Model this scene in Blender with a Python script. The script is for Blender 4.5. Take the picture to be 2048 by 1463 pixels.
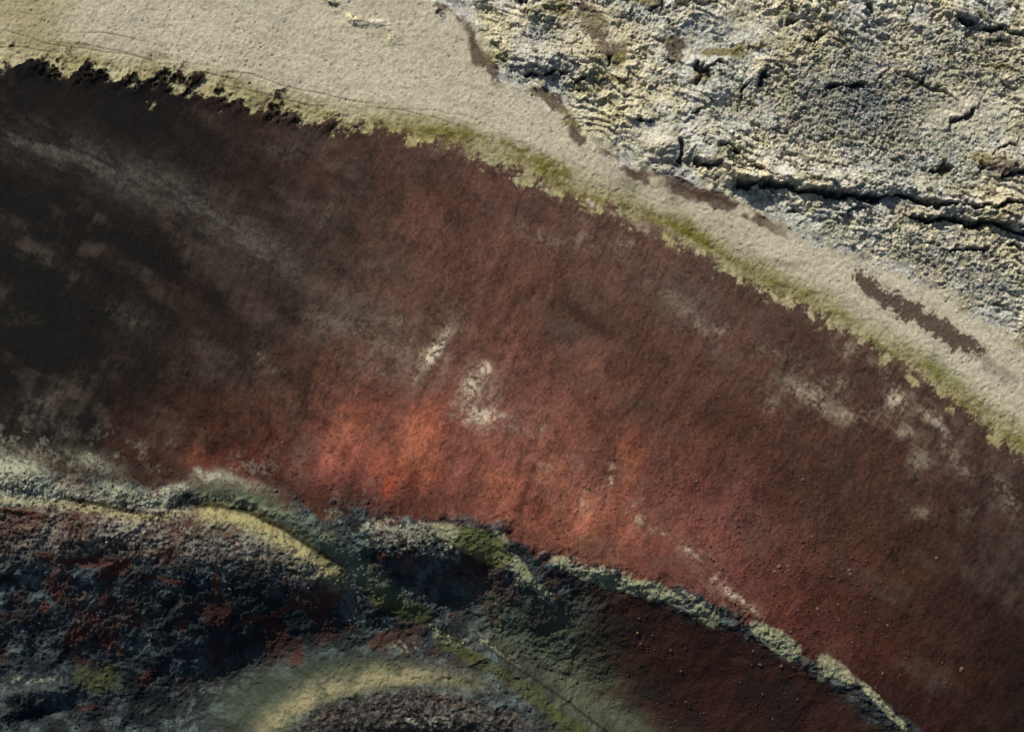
import bpy, math, random
import numpy as np

# ------------------------------------------------------------------ scene, camera, light
for o in list(bpy.data.objects):
    bpy.data.objects.remove(o, do_unlink=True)
scene = bpy.context.scene
col = scene.collection
random.seed(7)

CAM_H = 260.0          # drone height above the plain, metres
S = 0.1                # metres on the plain for one unit of the survey grid (u right, v down)
W, H = 2048.0, 1463.0

cam_d = bpy.data.cameras.new('camera')
cam_d.sensor_fit = 'HORIZONTAL'
cam_d.sensor_width = 36.0
cam_d.lens = 36.0 * CAM_H / (W * S)
cam_d.clip_start = 1.0
cam_d.clip_end = 20000.0
cam = bpy.data.objects.new('camera', cam_d)
cam.location = (0, 0, CAM_H)
cam.rotation_euler = (0, 0, 0)
col.objects.link(cam)
scene.camera = cam

SUN_AZ = np.array([-0.50, 0.87])      # towards the sun, plan view
SUN_EL = math.radians(33)
world = bpy.data.worlds.new('World')
scene.world = world
world.use_nodes = True
wn = world.node_tree
wn.nodes.clear()
wo = wn.nodes.new('ShaderNodeOutputWorld')
bg = wn.nodes.new('ShaderNodeBackground')
sky = wn.nodes.new('ShaderNodeTexSky')
sky.sky_type = 'NISHITA'
sky.sun_disc = False
sky.sun_elevation = SUN_EL
sky.sun_rotation = math.atan2(SUN_AZ[0], SUN_AZ[1])
bg.inputs['Strength'].default_value = 0.06
wn.links.new(sky.outputs['Color'], bg.inputs['Color'])
wn.links.new(bg.outputs['Background'], wo.inputs['Surface'])

sun_d = bpy.data.lights.new('sun', 'SUN')
sun_d.energy = 4.2
sun_d.angle = math.radians(0.5)
sun_d.color = (1.0, 0.94, 0.84)
sun = bpy.data.objects.new('sun', sun_d)
az = SUN_AZ / np.linalg.norm(SUN_AZ)
sd = (az[0] * math.cos(SUN_EL), az[1] * math.cos(SUN_EL), math.sin(SUN_EL))
from mathutils import Vector
sun.rotation_euler = Vector(sd).to_track_quat('Z', 'Y').to_euler()
sun.location = (-100, 150, 200)
col.objects.link(sun)

scene.view_settings.view_transform = 'Standard'
scene.view_settings.look = 'None'
scene.view_settings.gamma = 1.0
scene.view_settings.exposure = 0.0
scene.view_settings.use_curve_mapping = False

# ------------------------------------------------------------------ numeric helpers
F = np.float32
_lat = {}
def lattice(seed):
    if seed not in _lat:
        _lat[seed] = np.random.default_rng(seed).random((256, 256)).astype(F)
    return _lat[seed]

def vn(x, y, seed):
    L = lattice(seed)
    x = np.asarray(x, F); y = np.asarray(y, F)
    xi = np.floor(x).astype(np.int32); yi = np.floor(y).astype(np.int32)
    fx = (x - xi).astype(F); fy = (y - yi).astype(F)
    fx = fx * fx * (3 - 2 * fx); fy = fy * fy * (3 - 2 * fy)
    x0 = xi & 255; x1 = (xi + 1) & 255; y0 = yi & 255; y1 = (yi + 1) & 255
    a = L[y0, x0]; b = L[y0, x1]; c = L[y1, x0]; d = L[y1, x1]
    t = a + (b - a) * fx
    return t + (c + (d - c) * fx - t) * fy

def fbm(x, y, scale, octs, seed, gain=0.5, rot=0.6):
    out = np.zeros(np.shape(x), F); amp = 1.0; tot = 0.0
    X = x / scale; Y = y / scale
    ca, sa = math.cos(rot), math.sin(rot)
    for k in range(octs):
        out += F(amp) * vn(X + 17.3 * k, Y - 9.1 * k, seed + k)
        tot += amp; amp *= gain
        X, Y = (X * ca - Y * sa) * 2.03, (X * sa + Y * ca) * 2.03
    return out / F(tot)

def sm(a, b, x):
    t = np.clip((x - a) / (b - a), 0, 1)
    return (t * t * (3 - 2 * t)).astype(F)

def stones(x, y, cell, seed, dens=0.8, rmin=0.35, rmax=0.8, aspect=1.0):
    """bumpy field of half buried stones; returns height in cells and a random id per stone"""
    A = lattice(seed); B = lattice(seed + 1); C = lattice(seed + 2); D = lattice(seed + 3)
    X = (x / cell).astype(F); Y = (y / (cell * aspect)).astype(F)
    xi = np.floor(X).astype(np.int32); yi = np.floor(Y).astype(np.int32)
    best = np.zeros(X.shape, F); bid = np.zeros(X.shape, F)
    for dy in (-1, 0, 1):
        for dx in (-1, 0, 1):
            cx = xi + dx; cy = yi + dy
            ix = cx & 255; iy = cy & 255
            jx = A[iy, ix]; jy = B[iy, ix]; r = C[iy, ix]; q = D[iy, ix]
            R = rmin + (rmax - rmin) * r * r
            ex = X - cx - jx; ey = Y - cy - jy
            th = q * 6.28
            ca = np.cos(th); sa = np.sin(th)
            e1 = ex * ca + ey * sa; e2 = (ey * ca - ex * sa) * 1.35
            h = np.clip(1 - (e1 * e1 + e2 * e2) / (R * R), 0, 1)
            h = np.sqrt(h) * R * (0.5 + 0.7 * jx)
            h = np.where((jy * 7.13 + r * 3.1) % 1.0 < dens, h, 0)
            m = h > best
            best = np.where(m, h, best); bid = np.where(m, (q * 5.7 + r * 3.3) % 1.0, bid)
    return best, bid

def srgb(*c):
    c = np.array(c, np.float64) / 255.0
    return np.where(c <= 0.04045, c / 12.92, ((c + 0.055) / 1.055) ** 2.4)

# ------------------------------------------------------------------ survey lines (grid units)
FOOT = [(-2500, -120), (-900, -10), (-300, 85), (-150, 102), (0, 116), (100, 133), (200, 150), (300, 160), (400, 176), (480, 200),
        (540, 222), (620, 240), (700, 250), (780, 262), (860, 272), (920, 288), (1000, 330), (1090, 362), (1170, 395),
        (1220, 415), (1280, 440), (1360, 475), (1440, 525), (1500, 560), (1580, 592), (1650, 632), (1720, 677),
        (1790, 717), (1850, 755), (1900, 792), (1960, 840), (2020, 882), (2080, 930), (2200, 1030), (2600, 1500), (2900, 2600)]
CREST = [(-2000, 1150), (-900, 960), (-300, 915), (-100, 918), (0, 925), (150, 950), (300, 965), (420, 985), (520, 1005), (640, 1035),
         (740, 1030), (900, 1040), (1000, 1052), (1080, 1095), (1200, 1130), (1300, 1160), (1380, 1190), (1440, 1215),
         (1500, 1235), (1560, 1270), (1620, 1308), (1680, 1340), (1740, 1390), (1790, 1430), (1825, 1463), (1950, 1600), (2200, 2200)]
LAVA = [(560, -1500), (600, -300), (820, -60), (855, 0), (905, 28), (938, 65), (958, 115), (985, 158), (1020, 188), (1085, 208), (1125, 243), (1170, 283),
        (1212, 316), (1270, 345), (1350, 372), (1420, 397), (1480, 418), (1530, 442), (1580, 470), (1640, 490),
        (1720, 520), (1800, 550), (1880, 590), (1960, 645), (2048, 700), (2140, 770), (2600, 1100), (3400, 1500)]

GU0, GU1, GV0, GV1, STEP = -80.0, 2128.0, -60.0, 1523.0, 1.70

def poly_dist(px, py, poly):
    """signed distance (positive on the right of travel = below a left-to-right line) and arc length"""
    best = np.full(px.shape, 1e9); sgn = np.ones(px.shape); arc = np.zeros(px.shape); acc = 0.0
    for (x0, y0), (x1, y1) in zip(poly[:-1], poly[1:]):
        dx, dy = x1 - x0, y1 - y0; L = math.hypot(dx, dy)
        t = np.clip(((px - x0) * dx + (py - y0) * dy) / (L * L), 0, 1)
        ex = px - x0 - t * dx; ey = py - y0 - t * dy
        d = np.hypot(ex, ey); m = d < best - 1e-6
        s = np.sign(dx * ey - dy * ex)
        best = np.where(m, d, best); sgn = np.where(m, np.where(s == 0, 1, s), sgn)
        arc = np.where(m, acc + t * L, arc); acc += L
    return best * sgn, arc

CG = 8.0     # coarse lookup grid
cu = np.arange(GU0 - 120, GU1 + 121, CG); cv = np.arange(GV0 - 120, GV1 + 121, CG)
CU, CV = np.meshgrid(cu, cv)

def coarse_sample(field, u, v):
    x = np.clip((u - cu[0]) / CG, 0, len(cu) - 1.001); y = np.clip((v - cv[0]) / CG, 0, len(cv) - 1.001)
    xi = x.astype(np.int32); yi = y.astype(np.int32)
    fx = (x - xi).astype(F); fy = (y - yi).astype(F)
    if field.ndim == 3:
        fx = fx[..., None]; fy = fy[..., None]
    a = field[yi, xi]; b = field[yi, xi + 1]; c = field[yi + 1, xi]; d = field[yi + 1, xi + 1]
    t = a + (b - a) * fx
    return (t + (c + (d - c) * fx - t) * fy).astype(F)

def blobs(u, v, items):
    """sum of soft oriented ellipses (cx, cy, rx, ry, degrees, weight)"""
    out = np.zeros(u.shape, F)
    for it in items:
        cx, cy, rx, ry, ang = it[:5]; w = it[5] if len(it) > 5 else 1.0
        R = 2.6 * max(rx, ry)
        if u.ndim == 2 and u.shape == GRID_SHAPE:
            j0 = max(0, int((cx - R - 30 - GU0) / STEP)); j1 = min(u.shape[1], int((cx + R + 30 - GU0) / STEP) + 1)
            i0 = max(0, int((cy - R - 30 - GV0) / STEP)); i1 = min(u.shape[0], int((cy + R + 30 - GV0) / STEP) + 1)
            if j1 <= j0 or i1 <= i0: continue
            sl = (slice(i0, i1), slice(j0, j1))
        else:
            sl = (slice(None),) * u.ndim
        a = math.radians(ang); ca, sa = math.cos(a), math.sin(a)
        ex = u[sl] - cx; ey = v[sl] - cy
        p = (ex * ca + ey * sa) / rx; q = (ey * ca - ex * sa) / ry
        out[sl] += F(w) * np.exp(-(p * p + q * q)).astype(F)
    return out
GRID_SHAPE = None

# ------------------------------------------------------------------ large terrain form (metres)
def softrelu(x, k):
    return 0.5 * (x + np.sqrt(x * x + k * k)) - 0.0

GROOVE = [(-300, 990), (0, 985), (120, 996), (180, 1005), (270, 1025), (340, 1020), (380, 1012), (430, 1009), (500, 1026), (560, 1056), (620, 1092),
          (680, 1132), (740, 1180), (800, 1215), (870, 1250)]
ARC = [(480, 1640), (520, 1520), (560, 1458), (640, 1402), (760, 1372), (860, 1362), (960, 1382), (1060, 1424), (1130, 1466), (1230, 1560), (1300, 1700)]

def big_form(u, v):
    dA, _ = poly_dist(u, v, FOOT)
    dB, _ = poly_dist(u, v, CREST)
    up = softrelu(dA, 24) * 0.050
    up = up - 0.0000075 * np.clip(dA, 0, 1400) ** 2          # a little concave towards the top
    lf_ = 1 - sm(450, 1000, u)
    kk = 18 + 72 * lf_
    dB2 = dB - 85 * lf_
    z = up - softrelu(dB2, kk) * (0.090 + 0.014 * lf_)
    floor = 15.0 + 0.003 * np.clip(dB, 0, 900)
    ins = sm(0, 160, dB)
    z = np.where(dB > 0, z + (softrelu(floor - z, 4.0)) * ins, z)
    # the cone closes again far outside the frame
    r = np.hypot(u - 250, v - 1500)
    z = z * (1 - sm(2300, 3600, r))
    return z, dA, dB

def form_extras(u, v):
    z = np.zeros(u.shape, F)
    # grooved track on the rim, bowl and mound inside the crater
    dG, _ = poly_dist(u, v, GROOVE)
    z += F(-1.7) * np.exp(-(dG / 17.0) ** 2).astype(F) * sm(-60, 60, u) * (1 - sm(700, 880, u)) * (0.45 + 0.55 * sm(340, 430, u))
    z += F(0.9) * np.exp(-((dG + 46) / 26.0) ** 2).astype(F) * sm(380, 450, u) * (1 - sm(640, 760, u))
    dR, _ = poly_dist(u, v, ARC)
    z += F(8.0) * np.exp(-((dR - 22) / np.where(dR > 22, 230.0, 105.0)) ** 2).astype(F)                       # mound below the bowl
    z += blobs(u, v, [(520, 1320, 170, 70, -22, -3.5), (560, 1200, 150, 60, -5, -1.5), (120, 1370, 90, 40, 0, 2.5), (80, 1430, 60, 22, -20, -2.2),
                      (900, 1185, 90, 45, 10, -0.3), (760, 1190, 70, 30, 35, 2.0), (950, 1085, 65, 40, 20, 0.9), (1060, 1160, 60, 22, 45, 1.8),
                      (40, 945, 60, 40, 10, 1.5), (340, 985, 40, 18, -25, 1.2), (850, 1090, 120, 35, 5, 1.4),
                      (1100, 1330, 160, 60, 35, -2.5), (1010, 1330, 150, 26, 38, 2.2), (850, 1480, 150, 24, 0, -2.5)])
    return z

# smooth (B-spline) evaluation of coarse fields on the fine survey grid
gu = np.arange(GU0, GU1 + 0.1, STEP); gv = np.arange(GV0, GV1 + 0.1, STEP)
def bs_matrix(g, c0, n):
    M = np.zeros((len(g), n)); t = (g - c0) / CG; i = np.floor(t).astype(int); f = t - i
    w = [(1 - f) ** 3 / 6, (3 * f ** 3 - 6 * f ** 2 + 4) / 6, (-3 * f ** 3 + 3 * f ** 2 + 3 * f + 1) / 6, f ** 3 / 6]
    r = np.arange(len(g))
    for k in range(4):
        M[r, i - 1 + k] += w[k]
    return M
MU = bs_matrix(gu, cu[0], len(cu)); MV = bs_matrix(gv, cv[0], len(cv))
def fine(field):
    return (MV @ field @ MU.T).astype(F)

cz, cA, cB = big_form(CU, CV)
cz = cz + form_extras(CU, CV)
cC, cArcC = poly_dist(CU, CV, LAVA); cC = -cC            # positive on the lava field
# smooth coordinate that runs along the foot: angle about the cone's axis
_a = np.array([[2 * 1000, 2 * 214.0], [2 * 2048, 2 * 784.0]]); _b = np.array([1000.0 ** 2 + 330.0 ** 2 - 116.0 ** 2, 2048.0 ** 2 + 900.0 ** 2 - 116.0 ** 2])
AX, AY = np.linalg.solve(_a, _b)
AR = math.hypot(AX, AY - 116.0)
cG, _ = poly_dist(CU, CV, GROOVE)
cR, _ = poly_dist(CU, CV, ARC)
Z0 = fine(cz); DA = fine(cA); DB = fine(cB); DC = fine(cC); DG = fine(cG); DR = fine(cR)
U, V = np.meshgrid(gu.astype(F), gv.astype(F))
ARCL = (np.arctan2(U - AX, AY - V) * AR * 0.8).astype(F)
GRID_SHAPE = U.shape

# ------------------------------------------------------------------ shared noise fields
n_big = fbm(U, V, 190, 4, 11)
n_mid = fbm(U, V, 60, 4, 21)
n_fin = fbm(U, V, 17, 4, 31)
n_tiny = fbm(U, V, 6, 2, 41)
n_px = vn(U / 2.1, V / 2.1, 51)
wu = (fbm(U, V, 45, 4, 61) - 0.5) * 2; wv = (fbm(U, V, 45, 4, 71) - 0.5) * 2

# ------------------------------------------------------------------ region masks
# foot of the slope: ragged tongues of scoria run out over the moss on the left
left = 1 - sm(560, 820, U)
tong = (fbm(ARCL + DA * 0.55, DA * 0.4, 30, 3, 81, gain=.6) - 0.5)
spike = np.abs(2 * vn((ARCL + DA * 0.6 + wu * 5) / 17.0, (DA + 3 * ARCL) / 240.0, 84) - 1)
clump = fbm(U + V * .5, V * .8, 24, 3, 86, gain=.55) - .5
edgeA = DA + tong * (26 + 40 * left) + left * (0.6 - spike) * 34 * sm(.35, .65, fbm(U, V, 60, 2, 87)) + left * clump * 90 + (n_fin - 0.5) * (16 + 24 * left) + (n_tiny - 0.5) * 30
speck = np.exp(-(np.clip(DA - 6, 0, 400) / 30.0) ** 2) * sm(.56, .66, fbm(U, V, 20, 4, 88)) * sm(600, 900, U)
SLOPE = sm(-12, 12, edgeA + (n_px - .5) * 26 - 34 * speck)
edgeB = DB + (n_mid - 0.5) * 60 + (n_fin - 0.5) * 30
CRAT = sm(-10, 10, edgeB)
edgeC = DC + (n_fin - 0.5) * 30 + (n_mid - 0.5) * 34
isl = blobs(U + wu * 14, V + wv * 14, [(655, -2, 30, 12, 10), (715, 38, 36, 14, 20), (790, 75, 24, 14, 40, .8), (875, 22, 30, 14, 50), (765, 50, 20, 10, 20, .7), (830, 130, 30, 16, 20, .5)])
LAV = np.maximum(sm(-4, 8, edgeC), sm(0.45, 0.6, isl)).astype(F)
far = sm(20, 130, DC)

# ------------------------------------------------------------------ fine relief (metres)
ang = 0.35
lu = U * math.cos(ang) + V * math.sin(ang); lv = V * math.cos(ang) - U * math.sin(ang)
rid = 1 - np.abs(2 * fbm(lu + wu * 30, (lv + wv * 26) * 1.7, 130, 5, 91, gain=0.55) - 1)
rid2 = 1 - np.abs(2 * fbm(lu + wu * 12, (lv + wv * 12) * 1.4, 46, 4, 101, gain=0.55) - 1)
sx = (n_tiny - .5) * 9 + wu * 7; sy = (fbm(V, U, 6, 2, 46) - .5) * 9 + wv * 7
st2, id2 = stones(U + sx * .6, V + sy * .6, 8.0, 121, 0.8)
st4, id4 = stones(U + sx * .35, V + sy * .35, 5.6, 128, 0.8)
clk = fbm(U * 1.0 + sx, V * 1.35 + sy, 15, 4, 126, gain=.68)
rubble = np.clip(blobs(U, V, [(1680, 200, 210, 120, 8, 1.0), (1900, 330, 160, 110, 0, .45), (1830, 500, 200, 70, 18, .45), (1950, 120, 140, 110, 0, .6), (1980, 560, 120, 70, 25, .5), (1100, 110, 90, 60, 20, .5), (1260, 50, 100, 60, 0, .4)]), 0, 1)
flats = np.clip(blobs(U, V, [(1180, 40, 34, 60, -20, .9), (1235, 128, 20, 30, 0, 1.), (1310, 262, 80, 50, 10, .95), (1500, 55, 60, 36, 0, .7), (1600, 440, 90, 24, 20, .7), (1900, 240, 80, 40, 15, .8), (1080, 95, 40, 24, 0, .6), (1460, 240, 40, 30, 0, .6), (1330, 190, 50, 24, 10, .6), (1210, 90, 40, 60, -30, .7), (1480, 60, 60, 30, 10, .5), (1430, 115, 70, 20, 5, .9), (1370, 90, 40, 30, 0, .8),
                              (1920, 230, 60, 36, 20, .7), (1990, 220, 60, 26, 20, .7), (1040, 90, 14, 60, -15, .7), (1560, 470, 70, 16, 32, .8), (1780, 560, 90, 14, 28, .8), (1440, 410, 60, 14, 25, 1.), (1900, 625, 80, 18, 32, .8),
                              (1300, 350, 60, 12, 20, .9), (1130, 215, 50, 20, 30, .8), (960, 100, 26, 60, -20, .5), (1860, 265, 40, 30, 0, .4)]), 0, 1)
hum = blobs(U + wu * 16, V + wv * 16, [(1320, 305, 46, 36, 0, 2.6), (1185, 115, 48, 34, 10, 2.4), (1290, 240, 60, 26, 10, 1.0), (1080, 120, 50, 26, 10, 2.0), (1420, 290, 60, 24, 25, 1.8), (1420, 180, 36, 30, 0, 1.8), (1600, 355, 100, 14, 2, 2.2), (1800, 375, 110, 15, 4, 2.4),
                             (1960, 415, 110, 16, 6, 2.6), (1590, 30, 40, 24, 0, 1.8), (1520, 150, 40, 16, -35, 1.8), (1930, 40, 60, 18, 15, 1.8), (2010, 330, 50, 24, 0, 1.8), (1900, 200, 40, 14, 35, 1.0), (1060, 40, 34, 40, 0, 1.6), (1380, 40, 50, 30, 0, 1.5), (2000, 440, 60, 14, 8, 1.4), (1470, 345, 60, 14, 30, 1.8)])
HOLES = [([(1480, 372), (1530, 372), (1568, 374), (1600, 384), (1650, 381), (1700, 386), (1740, 398), (1770, 392)], 5.5, 3.2),
         ([(1790, 397), (1850, 406), (1920, 409), (1990, 412), (2060, 418), (2140, 420)], 5.0, 2.6), ([(1825, 434), (1880, 436), (1930, 448), (1985, 446), (2050, 466), (2140, 474)], 6.0, 3.2),
         ([(1062, 148), (1080, 150), (1098, 146)], 7, 3.0), ([(1116, 150), (1134, 144)], 5, 2.2), ([(1145, 162), (1165, 158)], 5, 2.0), ([(1280, 243), (1292, 246), (1300, 244)], 5, 3.0),
         ([(1358, 292), (1362, 312), (1356, 338)], 6, 3.0), ([(1226, 118), (1224, 138)], 4.5, 2.4), ([(1046, 0), (1052, 26)], 6, 2.4), ([(1572, 4), (1566, 22), (1594, 36)], 6, 2.4), ([(1596, 50), (1580, 58)], 5, 2.0),
         ([(1396, 138), (1412, 146), (1432, 132), (1444, 138)], 7, 2.6), ([(1412, 155), (1384, 172)], 4.5, 2.0), ([(1604, 76), (1622, 84), (1636, 74)], 6, 2.2), ([(1530, 160), (1512, 176)], 6, 2.2), ([(1496, 176), (1486, 196), (1476, 218)], 4.5, 2.2),
         ([(1440, 296), (1470, 300)], 6, 2.4), ([(1376, 232), (1390, 222)], 4, 1.8), ([(1400, 324), (1436, 330)], 6, 2.2), ([(1452, 318), (1490, 330), (1512, 342), (1548, 352)], 5.5, 2.6), ([(1650, 182), (1688, 176), (1720, 172)], 3.2, 1.8),
         ([(1812, 150), (1832, 160), (1858, 168), (1888, 188), (1898, 196)], 3.6, 1.8), ([(1896, 246), (1918, 238), (1938, 220)], 5, 2.2), ([(1984, 312), (2000, 298), (2018, 284)], 4, 1.8), ([(1906, 44), (1934, 58)], 6, 2.2), ([(1956, 66), (1990, 62), (2040, 68)], 5, 2.0),
         ([(1976, 92), (2000, 84)], 4, 1.8), ([(1862, 342), (1900, 340)], 5, 2.0), ([(1930, 350), (1960, 336)], 6, 2.0), ([(1990, 352), (2048, 350)], 6, 2.0), ([(1740, 16), (1728, 0)], 6, 2.2), ([(1672, 10), (1690, 14)], 6, 2.0),
         ([(1820, 30), (1830, 18)], 5, 2.0), ([(660, 3), (672, 10), (690, 6)], 4, 1.8), ([(690, 48), (712, 52)], 4, 1.6), ([(2030, 120), (2048, 116)], 5, 1.6), ([(1430, 356), (1446, 358)], 3.5, 1.4), ([(1300, 20), (1318, 12)], 4, 1.6), ([(1342, 50), (1352, 70)], 3.5, 1.6),
         ([(1585, 425), (1600, 420)], 5, 1.6), ([(1690, 420), (1720, 412)], 4, 1.4), ([(1900, 500), (1970, 494)], 5, 2.0), ([(2020, 500), (2060, 510)], 5, 2.0)]
hole = np.zeros(GRID_SHAPE, F); step = np.zeros(GRID_SHAPE, F)
for poly, w, d in HOLES:
    xs = [p[0] for p in poly]; ys = [p[1] for p in poly]; R = 40
    j0 = max(0, int((min(xs) - R - GU0) / STEP)); j1 = min(len(gu), int((max(xs) + R - GU0) / STEP)); i0 = max(0, int((min(ys) - R - GV0) / STEP)); i1 = min(len(gv), int((max(ys) + R - GV0) / STEP))
    if j1 <= j0 or i1 <= i0: continue
    sl = (slice(i0, i1), slice(j0, j1))
    dd, _ = poly_dist(U[sl] + wu[sl] * 12 + sx[sl] * .8, V[sl] + wv[sl] * 12 + sy[sl] * .8, poly)
    long_ = abs(poly[-1][0] - poly[0][0]) > 200
    ww = w * ((.5 if long_ else .05) + (.9 if long_ else 1.2) * sm(.3, .75, n_fin[sl]))
    d = d if long_ else d * .75
    hole[sl] = np.maximum(hole[sl], d * (1 - sm(ww * 0.5, ww * 1.4 + 1.0, np.abs(dd))))
    if poly[-1][0] >= poly[0][0]:
        step[sl] = np.maximum(step[sl], np.where(dd < 0, (.6 if long_ else .45) * d * np.exp(dd / 20.0), 0) * (0.3 + 1.2 * n_fin[sl]))
lavz = 0.4 + far * 0.6 + hum * .8 + (rid - 0.6) * 1.9 * (1 - 0.8 * flats) * (1 - 0.85 * rubble) + (rid2 - 0.5) * 0.65 * (1 - 0.8 * flats) * (1 - .8 * rubble)
rough = (0.25 + 0.75 * sm(0.42, 0.6, n_mid + 0.25 * rubble)) * (1 - 0.8 * flats)
lph = (lv * 1.0 + (fbm(lu + wu * 20, lv * 1.3, 95, 4, 145, gain=.55) - .5) * 150 + sy * .5)
saw = np.mod(lph / 26.0, 1.0); sawm = sm(.44, .60, fbm(U, V, 70, 3, 147)) * (1 - .85 * rubble) * (1 - .75 * flats)
saw2 = np.mod((lph * .8 + lu * .35 + sx) / 13.0, 1.0); sawm2 = sm(.46, .6, fbm(U, V, 44, 3, 148)) * (1 - .6 * rubble) * (1 - .75 * flats)
lavz += (saw - .5) * 1.05 * sawm + (saw2 - .5) * .45 * sawm2
pits = sm(.60, .68, fbm(lu + sx, (lv + sy) * 1.9, 26, 4, 141, gain=.6)) * (1 - flats) * (1 - .6 * rubble)
lavz += st2 * 0.42 * rough + (n_tiny - 0.5) * 0.35
lavz += (clk - .5) * (.3 + .5 * rough * sm(.3, .6, n_big) + .2 * rubble) * (1 - .6 * flats) - pits * .9 + st4 * (.16 + .42 * rubble) * (1 - .7 * flats) + step * 1.3 - hole * 1.15
LAVH = np.maximum(sm(-6, 70, edgeC), .45 * sm(.3, 1.1, isl))
ZD = LAVH * lavz

# the pale plain: low moss pads, pits, and footpaths that run along the foot of the slope
pit, _ = stones(U, V, 9.0, 151, 0.5, 0.18, 0.42)
plainz = (n_fin - 0.5) * 0.16 + (n_tiny - 0.5) * 0.15 - pit * 0.42 * (0.4 + 0.6 * sm(.4, .6, n_mid))
track = np.zeros(GRID_SHAPE, F)
for off, w in ((30, 1.2), (44, 1.3), (50, 1.0), (78, 1.0), (92, 1.0)):
    q = np.abs(-DA - off - (n_big - .5) * 34 - (fbm(U, V, 260, 2, 155 + off) - .5) * 40 - 3 * wu)
    fade = (1 - .55 * sm(700, 1000, U)) * sm(0.46, 0.6, fbm(ARCL + off * 13, DA, 120, 2, 160 + off)) * (1 if off < 65 else (1 - sm(150, 500, U)))
    track = np.maximum(track, (1 - sm(w * 0.6, w * 1.8, q)) * fade)
PLAIN = (1 - SLOPE) * (1 - LAV)
ZD += PLAIN * (plainz - track * 0.12)
fr = np.exp(-((DA + 14) / 24.0) ** 2)                      # moss cushion along the foot
ZD += fr * ((n_fin - 0.4) * 0.55 + (n_tiny - .5) * .25) * (0.6 + 0.8 * left)
# spurs of scoria on the left
ZD += left * np.exp(-((DA - 4) / 30.0) ** 2) * sm(-6, 26, edgeA) * (0.9 + tong * 2.0)

# slope: rills, faint swells, cobbles
OUT = SLOPE * (1 - CRAT)
rill = fbm(ARCL * 1.0 + wu * 8, DA * 0.22 + wv * 20, 34, 4, 171) - 0.5
swell = (n_big - 0.5) * 1.8 + (n_mid - 0.5) * 0.7
cob, cid = stones(U, V, 7.0, 181, 0.35, 0.2, 0.5)
cobd = np.clip(blobs(U, V, [(1500, 1050, 360, 200, 30, .8), (1650, 1250, 260, 160, 30, .8), (700, 970, 260, 60, 5, .7), (1150, 1000, 200, 80, 0, .4)]), 0.08, 1)
ZD += OUT * (rill * 0.45 + swell * sm(20, 140, DA) + (n_fin - .5) * 0.16 + (n_tiny - .5) * 0.18 + cob * 0.5 * (cobd + .15))

# crater and rim: broken ledges, clinker, moss hummocks
SMOOTH = np.clip(blobs(U, V, [(640, 1345, 190, 60, -22, 1.1), (800, 1345, 150, 42, 5, .9), (470, 1370, 130, 80, -30, .9), (200, 1350, 60, 34, 0, .5), (60, 1360, 80, 18, -5, .8), (500, 1420, 90, 60, 0, .8), (540, 1040, 120, 24, 28, .9), (960, 1085, 50, 26, 20, .7), (1560, 1275, 70, 24, 35, .5)]), 0, 1)
crz = (1 - np.abs(2 * fbm(U + wu * 18, V * 1.3 + wv * 18, 80, 5, 191, gain=0.56) - 1) - 0.5) * 1.5 + (rid2 - 0.5) * 0.35
crz += st4 * .15 + (clk - .5) * .38 + (n_tiny - 0.5) * 0.28
cm_z = np.exp(-((DB - 12) / 22.0) ** 2) * sm(1080, 1130, U)
reds = sm(1090, 1320, U) * sm(0, 60, DB)                     # smoother red scree below the right-hand crest
crz = crz * (1 - 0.72 * reds) + reds * rill * 0.5
ZD += cm_z * (clk - .35) * 1.3
ZD += CRAT * (crz * (1 - 0.93 * SMOOTH) + SMOOTH * ((n_fin - .5) * 0.55 + (n_tiny - .5) * 0.4 + (clk - .5) * .35))
rimr = np.exp(-((DB + 20) / 34.0) ** 2) * (1 - sm(520, 1000, U)) * sm(.4, .6, n_mid)
ZD += rimr * OUT * (st2 * 0.35 + st4 * .4)
Z = Z0 + ZD

# ------------------------------------------------------------------ surface colours (albedo)
def lerp(c, target, m):
    t = np.asarray(target, F)
    m = m[..., None]
    return c + (t - c) * m

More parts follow.
